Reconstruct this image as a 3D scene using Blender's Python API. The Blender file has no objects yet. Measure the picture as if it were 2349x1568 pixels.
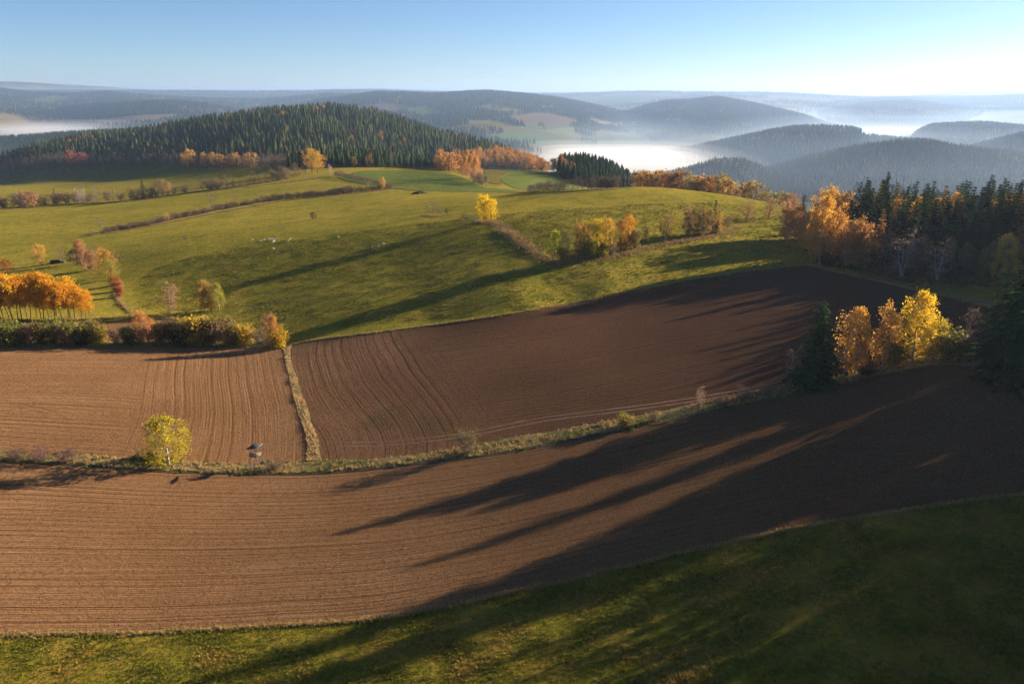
import bpy, math, random
import numpy as np
from mathutils import Vector, Matrix, Quaternion
from mathutils.geometry import delaunay_2d_cdt
random.seed(7)
RNG = np.random.default_rng(7)
sc = bpy.context.scene
COL = sc.collection
R = math.radians
PI = math.pi

# ------------------------------------------------------------------ camera, sky, sun, exposure
CAM_Z = 85.0
PITCH = R(17.2)
FW, FH, FP = 2349.0, 1568.0, 1844.0        # frame size and focal length in the same units
cam_d = bpy.data.cameras.new('camera')
cam = bpy.data.objects.new('camera', cam_d)
COL.objects.link(cam)
cam.location = (0, 0, CAM_Z)
cam.rotation_euler = (R(90) - PITCH, 0, 0)
cam_d.sensor_width = 36
cam_d.lens = 36 * FP / FW
cam_d.clip_start = 1
cam_d.clip_end = 60000
sc.camera = cam

HAZE_D = 0.00004
SUN_EL, SUN_AZ = 15.0, 64.5                 # elevation, azimuth clockwise from straight ahead
w = bpy.data.worlds.new("World")
sc.world = w
w.use_nodes = True
bg = w.node_tree.nodes['Background']
sky = w.node_tree.nodes.new('ShaderNodeTexSky')
sky.sky_type = 'NISHITA'
sky.sun_disc = False
sky.sun_elevation = R(SUN_EL)
sky.sun_rotation = R(SUN_AZ)
sky.altitude = 700
sky.air_density = 0.65
sky.dust_density = 0.35
sky.ozone_density = 3.2
w.node_tree.links.new(sky.outputs[0], bg.inputs[0])
bg.inputs[1].default_value = 0.05
sd = bpy.data.lights.new('sun', 'SUN')
sd.energy = 5.0
sd.angle = R(0.5)
sd.color = (1.0, 0.84, 0.64)
so = bpy.data.objects.new('sun', sd)
COL.objects.link(so)
SDIR = Vector((math.sin(R(SUN_AZ)) * math.cos(R(SUN_EL)), math.cos(R(SUN_AZ)) * math.cos(R(SUN_EL)), math.sin(R(SUN_EL))))
so.rotation_euler = SDIR.to_track_quat('Z', 'Y').to_euler()
so.location = (300, 100, 300)
sc.view_settings.view_transform = 'Standard'
sc.view_settings.look = 'None'
sc.view_settings.gamma = 1
sc.view_settings.use_curve_mapping = False
sc.view_settings.exposure = 1.6
cy = sc.cycles
cy.max_bounces = 6
cy.diffuse_bounces = 2
cy.glossy_bounces = 1
cy.transmission_bounces = 2
cy.transparent_max_bounces = 8
cy.volume_bounces = 1
cy.use_denoising = True
cy.use_adaptive_sampling = True
cy.adaptive_threshold = 0.02
cy.sample_clamp_indirect = 4

# ------------------------------------------------------------------ camera geometry helpers
CP, SP = math.cos(PITCH), math.sin(PITCH)
def ray(px, py):
    u = (np.asarray(px, float) - FW / 2) / FP
    v = (np.asarray(py, float) - FH / 2) / FP
    return u, CP - v * SP, -SP - v * CP
def project(x, y, z):
    dz = z - CAM_Z
    ax = y * CP - dz * SP
    up = y * SP + dz * CP
    ax = np.where(ax < 1, 1, ax)
    return FW / 2 + FP * x / ax, FH / 2 - FP * up / ax, ax
def u_of(px, py=300):
    a, b, c = ray(px, py)
    return a / b

# ------------------------------------------------------------------ terrain
CTRL = [
 (0,1568,1),(600,1568,0),(1200,1568,2),(1800,1568,7),(2349,1568,12),
 (0,1455,2),(900,1415,1),(1500,1300,5),(1800,1220,9),(2349,1140,16),
 (0,1250,3),(350,1250,1.5),(700,1250,0.5),(1300,1150,4),(1900,1050,12),
 (0,1055,3.5),(350,1065,2),(650,1083,0),(900,1070,1),(1130,1035,3),(1400,985,6),(1600,940,7.8),(1800,900,10.5),(2000,855,14.5),(2200,820,18.5),(2340,900,21),
 (0,950,6),(300,900,4.5),(600,900,1.5),
 (0,790,5),(300,795,3),(600,800,1.5),(650,785,2),
 (900,950,3),(850,764,6.3),(1000,745,8),(1300,850,8.5),(1300,702,11.5),(1450,668,14.5),(1600,800,11),(1600,650,15.5),(1850,700,15.5),(1850,612,17.5),(2100,720,17),(2100,640,18),(2349,720,20),
 (0,700,1.5),(200,640,0.5),(280,650,1.2),(0,600,-1),(100,600,0),
 (300,590,5),(420,570,9),(620,555,13),(830,530,18.3),(1000,505,22.5),(1118,490,26.5),(1118,510,25.5),(1300,470,30),(1500,430,34),(1600,440,33),(1700,455,31),(1830,480,25),
 (500,700,2.5),(800,680,9.6),(660,750,3.8),(900,610,13.8),(1100,620,17.5),(1260,600,20.5),(1200,680,15),(1400,640,18),(1500,570,23),(1640,538,25),(1700,500,27),(1850,560,21),(1400,500,29),(1300,540,26),(600,640,7),(400,640,3.5),
 (720,495,11),(210,540,1),(490,483,5),(640,455,8),(900,432,12),
 (0,480,-13),(300,455,-8),(150,430,-19),(300,424,-14),(450,410,-8),(600,420,5),(750,400,9),(1000,430,12),(1200,420,9),(1200,440,15),
 (1100,400,6),(1290,400,2),(0,400,-25),(200,385,-17),(500,385,-4),(700,385,8),(1000,388,4),
]
cp = []
for px, py, z in CTRL:
    a, b, c = ray(px, py)
    t = (CAM_Z - z) / -c
    cp.append((float(a) * t, float(b) * t, z))
cp += [(200,480,10),(300,450,8),(150,560,6),(250,620,-28),(100,700,-12),(200,800,-45),(380,560,-25),(420,700,-60),
       (200,100,24),(300,150,36),(250,270,34),(330,345,34),(150,40,17),(500,100,40),(500,350,10),
       (0,0,2),(-300,0,5),(-300,150,8),(-500,400,5),(-700,700,0),(200,-100,20),(0,-200,5),(-400,-200,6),
       (60,1050,-25),(300,1000,-70),(500,1000,-80),(-100,1100,-5),(-500,1100,-10),(-900,1000,-15)]
cp = np.array(cp)
def _tps(r2):
    return np.where(r2 > 0, 0.5 * r2 * np.log(np.maximum(r2, 1e-12)), 0)
_S = 200.0
_P = cp[:, :2] / _S
_n = len(_P)
_d2 = ((_P[:, None] - _P[None]) ** 2).sum(-1)
_A = np.zeros((_n + 3, _n + 3))
_A[:_n, :_n] = _tps(_d2) + np.eye(_n) * 0.004
_A[:_n, _n] = 1
_A[:_n, _n + 1:] = _P
_A[_n, :_n] = 1
_A[_n + 1:, :_n] = _P.T
_W = np.linalg.solve(_A, np.concatenate([cp[:, 2], np.zeros(3)]))
def z_near(x, y):
    x = np.asarray(x, float); y = np.asarray(y, float)
    sh = x.shape
    X = x.ravel() / _S; Y = y.ravel() / _S
    out = np.empty(len(X))
    for i in range(0, len(X), 60000):
        a, b = X[i:i + 60000], Y[i:i + 60000]
        d2 = (a[:, None] - _P[None, :, 0]) ** 2 + (b[:, None] - _P[None, :, 1]) ** 2
        out[i:i + 60000] = _tps(d2) @ _W[:_n] + _W[_n] + _W[_n + 1] * a + _W[_n + 2] * b
    return out.reshape(sh)

VALLEY = -78.0
# name: skyline points, distance (number or list), tree height, front width, back width, fall
HILLS = {
 'main': ([(-300,380),(0,352),(100,322),(200,305),(320,291),(450,266),(560,250),(650,240),(760,233),(850,246),(950,274),(1050,303),(1150,330),(1250,362),(1320,395),(1400,450)], [(-300,1150),(0,1250),(760,1400),(1000,1350),(1320,1080)], 17, 650, 450, 200),
 'dark': ([(1240,430),(1262,395),(1290,355),(1340,350),(1400,365),(1440,390),(1475,425)], 930, 17, 330, 260, 160),
 'west': ([(-300,330),(0,307),(150,298),(300,292),(400,290),(480,330)], 2000, 15, 700, 400, 150),
 'east_a': ([(1600,470),(1700,405),(1760,380),(1850,352),(1950,330),(2050,318),(2120,315),(2200,328),(2280,335),(2349,345),(2600,360)], 1650, 14, 620, 350, 180),
 'knoll': ([(1470,420),(1500,403),(1580,380),(1640,358),(1700,355),(1740,372),(1800,410)], 1500, 13, 420, 300, 160),
 'east_b': ([(1410,400),(1450,375),(1550,345),(1650,318),(1750,298),(1830,285),(1900,283),(1970,288),(2000,308),(2100,318),(2300,330)], 2250, 14, 620, 450, 170),
 'east_c': ([(2070,340),(2100,296),(2140,281),(2250,276),(2349,282),(2600,270)], 2700, 14, 700, 500, 170),
 'east_d': ([(2150,375),(2230,330),(2290,312),(2349,298),(2600,280)], 2000, 14, 550, 400, 170),
 'mid_e': ([(1400,268),(1480,240),(1530,228),(1580,226),(1640,219),(1700,228),(1780,245),(1850,262),(1920,290)], 4000, 15, 1200, 700, 190),
 'centre': ([(600,275),(660,250),(720,228),(800,217),(860,209),(930,211),(1000,213),(1060,208),(1120,206),(1200,212),(1280,222),(1350,235),(1420,252),(1500,285)], 4000, 15, 1500, 800, 200),
 'west_b': ([(-300,280),(0,262),(100,250),(200,238),(300,230),(400,228),(480,235),(560,250),(620,275)], 3700, 15, 900, 700, 150),
 'west_c': ([(-300,190),(-40,196),(20,203),(60,209),(180,213),(240,208),(300,214),(420,222),(600,226),(760,212),(850,215)], 5200, 15, 1500, 900, 160),
 'plateau': ([(-400,207),(300,207),(600,209),(760,206),(860,205),(1000,210),(1300,215),(1400,210),(1500,208),(1600,211),(1750,211),(1850,215),(1950,221),(2100,220),(2349,219),(2700,217)], 7600, 12, 2500, 1500, 190),
 'far_east': ([(2050,222),(2150,213),(2300,208),(2349,209),(2700,205)], 10500, 0, 1500, 1500, 150),
 'mountains': ([(-400,190),(0,187),(80,190),(150,194),(250,199),(330,206),(420,212)], 12000, 0, 1500, 1200, 250),
 'east_e': ([(1800,282),(1900,250),(2000,233),(2080,229),(2200,242),(2320,265)], 5300, 15, 1300, 700, 170),
 'east_f': ([(1900,235),(2060,222),(2150,228),(2250,221),(2349,215),(2700,212)], 6500, 15, 1500, 900, 170),
 'mound_a': ([(1050,345),(1110,320),(1180,308),(1240,314),(1300,335)], 2750, 0, 500, 350, 60),
 'mound_b': ([(1290,345),(1340,318),(1400,309),(1480,318),(1560,345)], 2900, 0, 500, 350, 60),
 'mound_c': ([(1150,340),(1230,308),(1330,293),(1420,292),(1520,325)], 3200, 12, 450, 350, 70),
}
_hd = {}
for k, (sky_pts, D, th, wf, wb, fall) in HILLS.items():
    px = np.array([p[0] for p in sky_pts], float)
    py = np.array([p[1] for p in sky_pts], float)
    a, b, c = ray(px, py)
    uu = a / b
    if isinstance(D, list):
        Dv = np.interp(px, [d[0] for d in D], [d[1] for d in D])
    else:
        Dv = np.full(len(px), float(D))
    zc = CAM_Z + c / b * Dv - th
    # smooth the crest line a little by resampling
    us = np.linspace(uu[0], uu[-1], 120)
    zs = np.interp(us, uu, zc)
    kern = np.hanning(9); kern /= kern.sum()
    zs = np.convolve(np.pad(zs, 4, 'edge'), kern, 'valid')
    _hd[k] = (us, zs, np.interp(us, uu, Dv), th, wf, wb, fall)

def hill_h(k, x, y, u=None):
    us, zs, ds, th, wf, wb, fall = _hd[k]
    yy = np.maximum(y, 50)
    u = x / yy if u is None else u
    wob = 40 * np.sin(u * 17 + len(k)) + 20 * np.sin(u * 37 + 2)
    D = np.interp(u, us, ds) * (1 + 0.0) + wob * (np.interp(u, us, ds) / 3000)
    z = np.interp(u, us, zs)
    out = np.maximum(us[0] - u, 0) + np.maximum(u - us[-1], 0)
    z = z - out * D * 0.35
    d = y - D
    s = np.where(d < 0, d / wf, d / wb) ** 2
    return z - fall * s / (1 + s) - .1 * np.maximum(np.abs(d) - 1.5 * np.where(d < 0, wf, wb), 0)

def smooth(a, b, t):
    t = np.clip((t - a) / (b - a), 0, 1)
    return t * t * (3 - 2 * t)

def terrain(x, y, which=False):
    x = np.asarray(x, float); y = np.asarray(y, float)
    r = np.hypot(x, y)
    back = smooth(0, -600, y)
    zn = z_near(np.clip(x, -1500, 900), np.clip(y, -300, 1400))
    zn = np.clip(zn, -90, 45)
    k = smooth(930, 1300, y) + smooth(450, 900, np.abs(x) - 0.35 * np.maximum(y, 0) ) * smooth(500, 700, y)
    k = np.clip(k, 0, 1)
    # gentle undulation of the open country
    far = VALLEY + 10 * np.sin(x / 310.0 + 1) * np.sin(y / 420.0) + 16 * smooth(3500, 6500, y)
    base = zn * (1 - k) + far * k
    hs = [base]
    names = ['base']
    sel = y > 300
    for nme in _hd:
        h = np.full(x.shape, -400.0)
        if sel.any():
            h[sel] = hill_h(nme, x[sel], y[sel])
        g = smooth(560, 900, y) if nme in ('main', 'dark') else smooth(900, 1500, y)
        h = h * g + -400 * (1 - g)
        hs.append(h); names.append(nme)
    H = np.stack(hs)
    q = 9.0
    m = H.max(0)
    z = m + np.log(np.exp((H - m) / q).sum(0)) * q
    # no inflation of the near ground
    z = np.where(y < 620, base, z)
    # earth relief noise, only far
    amp = smooth(1000, 2500, y) * 2.5
    z = z + amp * (np.sin(x / 130 + 3 * np.sin(y / 310)) * np.sin(y / 170 + 2 * np.sin(x / 260)))
    amp0 = smooth(40, 120, r) * 0.18 * (1 - smooth(700, 1000, y))
    z = z + amp0 * np.sin(x / 17 + np.sin(y / 23) * 2) * np.sin(y / 19 + np.sin(x / 29) * 2)
    if which:
        return z, H.argmax(0), names
    return z

def pick(px, py, tmin=None, tmax=14000.):
    """points on the ground seen along the given directions"""
    px = np.atleast_1d(np.asarray(px, float)); py = np.atleast_1d(np.asarray(py, float))
    a, b, c = ray(px, py)
    t0 = 60.0 if tmin is None else tmin
    ts = t0 * (tmax / t0) ** (np.linspace(0, 1, 360))
    X = a[:, None] * ts; Y = b[:, None] * ts; Z = CAM_Z + c[:, None] * ts
    G = terrain(X, Y)
    under = Z < G
    idx = np.where(under.any(1), under.argmax(1), len(ts) - 1)
    idx = np.maximum(idx, 1)
    lo = ts[idx - 1]; hi = ts[idx]
    for _ in range(14):
        mid = (lo + hi) / 2
        u_ = (CAM_Z + c * mid) < terrain(a * mid, b * mid)
        hi = np.where(u_, mid, hi); lo = np.where(u_, lo, mid)
    t = (lo + hi) / 2
    return a * t, b * t, terrain(a * t, b * t), t

# ------------------------------------------------------------------ noise in numpy (value noise)
_perm = RNG.random((256, 256))
def vnoise(x, y, scale, seed=0):
    x = np.asarray(x) / scale + seed * 17.3; y = np.asarray(y) / scale + seed * 9.1
    xi = np.floor(x).astype(int); yi = np.floor(y).astype(int)
    fx = x - xi; fy = y - yi
    fx = fx * fx * (3 - 2 * fx); fy = fy * fy * (3 - 2 * fy)
    p = lambda i, j: _perm[i & 255, j & 255]
    return (p(xi, yi) * (1 - fx) + p(xi + 1, yi) * fx) * (1 - fy) + (p(xi, yi + 1) * (1 - fx) + p(xi + 1, yi + 1) * fx) * fy

# ------------------------------------------------------------------ mesh + object helpers
def mesh(name, V, F, mats, midx=None, smooth_=False):
    """V (n,3); F (m,k) with one k, or a list of faces"""
    me = bpy.data.meshes.new(name)
    V = np.asarray(V, np.float32)
    if isinstance(F, np.ndarray):
        k = F.shape[1]; nf = len(F)
        me.vertices.add(len(V)); me.vertices.foreach_set('co', V.ravel())
        me.loops.add(nf * k); me.loops.foreach_set('vertex_index', F.astype(np.int32).ravel())
        me.polygons.add(nf)
        me.polygons.foreach_set('loop_start', np.arange(nf, dtype=np.int32) * k)
        me.update(calc_edges=True)
    else:
        me.from_pydata([tuple(v) for v in V.tolist()], [], F)
        me.update()
    for m in (mats if isinstance(mats, (list, tuple)) else [mats]):
        me.materials.append(m)
    if midx is not None:
        me.polygons.foreach_set('material_index', np.asarray(midx, np.int32))
    if smooth_:
        me.polygons.foreach_set('use_smooth', np.ones(len(me.polygons), bool))
    return me
def fattr(me, name, arr):
    a = me.attributes.new(name, 'FLOAT', 'POINT')
    a.data.foreach_set('value', np.asarray(arr, np.float32))
def cattr(me, name, arr):
    a = me.attributes.new(name, 'FLOAT_COLOR', 'POINT')
    c = np.ones((len(arr), 4), np.float32); c[:, :3] = arr
    a.data.foreach_set('color', c.ravel())
def tag(o, label=None, cat=None, group=None, kind=None):
    if label: o['label'] = label
    if cat: o['category'] = cat
    if group: o['group'] = group
    if kind: o['kind'] = kind
    return o
def link(name, data, parent=None, loc=None):
    o = bpy.data.objects.new(name, data)
    COL.objects.link(o)
    if parent is not None: o.parent = parent
    if loc is not None: o.location = loc
    return o
def copy_thing(src, loc, rz=0.0, scale=(1, 1, 1), tilt=(0, 0), color=None):
    c = src.copy(); COL.objects.link(c)
    c.location = loc; c.rotation_euler = (tilt[0], tilt[1], rz); c.scale = scale
    for ch in src.children:
        d = ch.copy(); COL.objects.link(d); d.parent = c
        if color is not None and d.name.startswith('crown'): d.color = (*color, 1)
        for g in ch.children:
            e = g.copy(); COL.objects.link(e); e.parent = d
    if color is not None and c.type == 'MESH': c.color = (*color, 1)
    return c

CN = lambda c: 'dark green' if c[1] > c[0] and c[1] < .12 else 'green' if c[1] > c[0] * 1.15 else 'olive' if c[1] > c[0] * .78 and c[0] < .4 else 'yellow' if c[1] > c[0] * .6 and c[0] > .4 else 'grey brown' if c[0] < .32 and c[2] > c[0] * .35 else 'rusty' if c[0] < .46 and c[1] < c[0] * .5 else 'orange'
def seg(x, a, b):
    return ['at the left end of', 'left of the middle of', 'in the middle of', 'right of the middle of', 'at the right end of'][int(min(4, max(0, (x - a) / (b - a) * 5)))]
# ------------------------------------------------------------------ materials
def new_mat(name):
    m = bpy.data.materials.new(name); m.use_nodes = True
    m.node_tree.nodes.clear()
    return m, m.node_tree.nodes, m.node_tree.links
def N(nodes, typ, **kw):
    n = nodes.new(typ)
    for k, v in kw.items():
        if k.startswith('i_'):
            key = k[2:].replace('_', ' ')
            n.inputs[int(key) if key.isdigit() else key].default_value = v
        else: setattr(n, k, v)
    return n
def mathn(nodes, links, op, a, b=None, c=None):
    n = nodes.new('ShaderNodeMath'); n.operation = op
    for i, s in enumerate((a, b, c)):
        if s is None: continue
        if hasattr(s, 'is_output') or hasattr(s, 'links'): links.new(s, n.inputs[i])
        else: n.inputs[i].default_value = s
    return n.outputs[0]
def mixc(nodes, links, f, a, b, bt='MIX'):
    n = nodes.new('ShaderNodeMix'); n.data_type = 'RGBA'; n.blend_type = bt
    for i, s in ((0, f), (6, a), (7, b)):
        if hasattr(s, 'links'): links.new(s, n.inputs[i])
        elif i == 0: n.inputs[0].default_value = s
        else: n.inputs[i].default_value = (*s, 1)
    return n.outputs[2]
def noise(nodes, links, vec, scale, detail=3, rough=.55):
    n = N(nodes, 'ShaderNodeTexNoise'); n.inputs['Scale'].default_value = scale
    n.inputs['Detail'].default_value = detail; n.inputs['Roughness'].default_value = rough
    links.new(vec, n.inputs['Vector'])
    return n.outputs['Fac']
def ramp(nodes, links, f, lo, hi):
    n = nodes.new('ShaderNodeMapRange'); links.new(f, n.inputs[0])
    n.inputs[1].default_value = lo; n.inputs[2].default_value = hi
    return n.outputs[0]

def leaf_mat(name, transl=.45, var=.35, objcol=True, base=(.2, .2, .05), instancer=False, rough_spec=0.0):
    m, n, l = new_mat(name)
    out = N(n, 'ShaderNodeOutputMaterial')
    if instancer:
        at = N(n, 'ShaderNodeAttribute', attribute_type='INSTANCER', attribute_name='tint'); col = at.outputs['Color']
    elif objcol:
        oi = N(n, 'ShaderNodeObjectInfo'); col = oi.outputs['Color']
    else:
        rgb = N(n, 'ShaderNodeRGB'); rgb.outputs[0].default_value = (*base, 1); col = rgb.outputs[0]
    geo = N(n, 'ShaderNodeNewGeometry')
    tc = N(n, 'ShaderNodeTexCoord')
    hsv = N(n, 'ShaderNodeHueSaturation')
    if instancer:
        r1 = noise(n, l, tc.outputs['Object'], 1.3, 2)
    else:
        r1 = geo.outputs['Random Per Island']
    n2 = noise(n, l, tc.outputs['Object'], 0.55, 2)
    val = mathn(n, l, 'MULTIPLY_ADD', r1, var, 1 - var / 2)
    val = mathn(n, l, 'MULTIPLY_ADD', n2, .5, mathn(n, l, 'SUBTRACT', val, .25))
    hue = mathn(n, l, 'MULTIPLY_ADD', n2, .06, .47)
    l.new(col, hsv.inputs['Color']); l.new(val, hsv.inputs['Value']); l.new(hue, hsv.inputs['Hue'])
    hsv.inputs['Saturation'].default_value = 1.0
    d = N(n, 'ShaderNodeBsdfDiffuse'); t = N(n, 'ShaderNodeBsdfTranslucent')
    l.new(hsv.outputs[0], d.inputs[0]); l.new(hsv.outputs[0], t.inputs[0])
    mx = N(n, 'ShaderNodeMixShader'); mx.inputs[0].default_value = transl
    l.new(d.outputs[0], mx.inputs[1]); l.new(t.outputs[0], mx.inputs[2])
    l.new(mx.outputs[0], out.inputs['Surface'])
    return m
def plain_mat(name, c1, c2, scale=3.0, rough=.9, bump=.0, stretch=(1, 1, 1), metal=0):
    m, n, l = new_mat(name)
    out = N(n, 'ShaderNodeOutputMaterial')
    tc = N(n, 'ShaderNodeTexCoord'); mp = N(n, 'ShaderNodeMapping'); mp.inputs['Scale'].default_value = stretch
    l.new(tc.outputs['Object'], mp.inputs[0])
    f = noise(n, l, mp.outputs[0], scale, 4)
    col = mixc(n, l, ramp(n, l, f, .35, .65), c1, c2)
    p = N(n, 'ShaderNodeBsdfPrincipled'); p.inputs['Roughness'].default_value = rough
    p.inputs['Specular IOR Level'].default_value = .2
    p.inputs['Metallic'].default_value = metal
    l.new(col, p.inputs['Base Color'])
    if bump:
        b = N(n, 'ShaderNodeBump'); b.inputs['Strength'].default_value = 1; b.inputs['Distance'].default_value = bump
        l.new(f, b.inputs['Height']); l.new(b.outputs[0], p.inputs['Normal'])
    l.new(p.outputs[0], out.inputs['Surface'])
    return m

M_LEAF = leaf_mat('autumn_leaves', .5, .5)
M_NEEDLE = leaf_mat('needles', .2, .5)
M_LEAF_I = leaf_mat('distant_foliage', .25, .4, instancer=True)
M_BARK = plain_mat('brown_bark', (.10, .075, .055), (.05, .038, .03), 2.5, stretch=(3, 3, .6))
M_BIRCH = plain_mat('birch_bark', (.46, .42, .38), (.18, .15, .13), 1.6, stretch=(1, 1, 3))
M_TWIG = plain_mat('grey_twigs', (.22, .16, .13), (.13, .09, .07), 1.2)
M_WOOD = plain_mat('weathered_timber', (.24, .19, .15), (.14, .11, .085), 3, stretch=(1, 1, .3), bump=.01)
M_ROOF = plain_mat('dark_roofing_felt', (.035, .04, .05), (.06, .065, .075), 2)
M_WOOL = plain_mat('white_wool', (.72, .66, .58), (.55, .50, .43), 5, bump=.03)
M_BROWNHIDE = plain_mat('brown_coat', (.16, .09, .06), (.10, .06, .04), 5)
M_METAL = plain_mat('pale_steel', (.6, .6, .62), (.5, .5, .52), 2, rough=.5)

def soil_mat(name, base, pale, green=.15):
    m, n, l = new_mat(name)
    out = N(n, 'ShaderNodeOutputMaterial')
    fa = N(n, 'ShaderNodeAttribute', attribute_name='lane').outputs['Fac']
    fb = N(n, 'ShaderNodeAttribute', attribute_name='headland').outputs['Fac']
    tc = N(n, 'ShaderNodeTexCoord'); P = tc.outputs['Object']
    sep = N(n, 'ShaderNodeSeparateXYZ'); l.new(P, sep.inputs[0])
    edge = noise(n, l, P, .05, 2)
    def field(lane, other, oscale):
        cb = N(n, 'ShaderNodeCombineXYZ'); l.new(lane, cb.inputs[0])
        l.new(mathn(n, l, 'MULTIPLY', other, oscale), cb.inputs[1])
        v = cb.outputs[0]
        wob = noise(n, l, P, .25, 2)
        ln = mathn(n, l, 'ADD', mathn(n, l, 'MULTIPLY_ADD', wob, .18, lane), mathn(n, l, 'MULTIPLY', noise(n, l, P, .015, 1), 2.0))
        drill = mathn(n, l, 'SINE', mathn(n, l, 'MULTIPLY', ln, 2 * PI / .8))
        pass_ = mathn(n, l, 'SINE', mathn(n, l, 'MULTIPLY', ln, 2 * PI / 3.1))
        st = noise(n, l, v, .9, 4, .7)
        st2 = noise(n, l, v, .17, 3, .6)
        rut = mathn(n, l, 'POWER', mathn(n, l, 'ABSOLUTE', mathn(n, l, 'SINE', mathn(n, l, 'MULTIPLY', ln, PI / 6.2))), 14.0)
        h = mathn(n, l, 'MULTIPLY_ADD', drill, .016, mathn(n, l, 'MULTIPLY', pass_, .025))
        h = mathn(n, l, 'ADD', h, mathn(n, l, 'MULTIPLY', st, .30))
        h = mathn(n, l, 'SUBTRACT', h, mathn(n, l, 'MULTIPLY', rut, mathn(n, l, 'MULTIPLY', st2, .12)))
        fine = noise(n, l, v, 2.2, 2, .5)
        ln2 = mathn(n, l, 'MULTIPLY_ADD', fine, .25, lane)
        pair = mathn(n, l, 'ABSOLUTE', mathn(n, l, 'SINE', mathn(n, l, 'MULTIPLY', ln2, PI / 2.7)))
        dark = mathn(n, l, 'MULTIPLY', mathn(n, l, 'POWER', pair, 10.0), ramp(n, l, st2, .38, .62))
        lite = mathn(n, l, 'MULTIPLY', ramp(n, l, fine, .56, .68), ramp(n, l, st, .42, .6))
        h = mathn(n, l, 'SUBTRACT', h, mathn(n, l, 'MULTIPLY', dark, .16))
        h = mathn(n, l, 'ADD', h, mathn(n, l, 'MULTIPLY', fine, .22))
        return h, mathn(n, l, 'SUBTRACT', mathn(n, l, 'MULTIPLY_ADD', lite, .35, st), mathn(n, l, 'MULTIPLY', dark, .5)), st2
    h1, s1, t1 = field(fa, sep.outputs[0], .012)
    fb2 = mathn(n, l, 'MULTIPLY_ADD', noise(n, l, P, .012, 1), 14.0, fb)
    h2, s2, t2 = field(fb2, sep.outputs[1], .02)
    sel = mathn(n, l, 'MULTIPLY_ADD', edge, 14.0, fb)
    sel = ramp(n, l, sel, 42, 58)        # 0 in the headland, 1 beyond
    h2 = mathn(n, l, 'MULTIPLY', h2, .6); s2 = mathn(n, l, 'MULTIPLY_ADD', s2, .6, .21)
    def mf(a, b):
        x = N(n, 'ShaderNodeMix'); l.new(sel, x.inputs[0]); l.new(b, x.inputs[2]); l.new(a, x.inputs[3]); return x.outputs[0]
    h = mf(h1, h2); st = mf(s1, s2); t = mf(t1, t2)
    clod = noise(n, l, P, 2.2, 5, .75)
    clod2 = noise(n, l, P, .7, 3, .6)
    h = mathn(n, l, 'ADD', h, mathn(n, l, 'MULTIPLY', clod, .30))
    h = mathn(n, l, 'ADD', h, mathn(n, l, 'MULTIPLY', clod2, .22))
    col = mixc(n, l, ramp(n, l, st, .38, .68), base, pale)
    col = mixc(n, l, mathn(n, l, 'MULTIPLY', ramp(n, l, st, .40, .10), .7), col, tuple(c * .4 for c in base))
    big = noise(n, l, P, .018, 3)
    col = mixc(n, l, ramp(n, l, big, .35, .7), col, tuple(c * .78 for c in base))
    painted_shade = ramp(n, l, mathn(n, l, 'MULTIPLY_ADD', big, 60.0, sep.outputs[0]), -40, 90)  # shade painted into the soil colour, deepening towards the right
    col = mixc(n, l, mathn(n, l, 'MULTIPLY', painted_shade, .8), col, tuple(c * q for c, q in zip(base, (.36, .38, .44))))
    g = mathn(n, l, 'MULTIPLY', ramp(n, l, noise(n, l, P, .05, 3), .55, .7), ramp(n, l, fb, 70, 20))
    col = mixc(n, l, mathn(n, l, 'MULTIPLY', g, green), col, (.07, .075, .02))
    col = mixc(n, l, mathn(n, l, 'MULTIPLY', ramp(n, l, clod, .55, .75), .3), col, tuple(c * 1.5 for c in pale))
    spk = noise(n, l, P, 1.1, 5, .85)
    col = mixc(n, l, mathn(n, l, 'MULTIPLY', ramp(n, l, spk, .50, .36), .75), col, tuple(c * .35 for c in base))
    b = N(n, 'ShaderNodeBump'); b.inputs['Strength'].default_value = 1.0; b.inputs['Distance'].default_value = 1.0
    l.new(h, b.inputs['Height'])
    d = N(n, 'ShaderNodeBsdfDiffuse'); d.inputs['Roughness'].default_value = .6
    l.new(col, d.inputs[0]); l.new(b.outputs[0], d.inputs['Normal'])
    l.new(d.outputs[0], out.inputs['Surface'])
    return m

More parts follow.
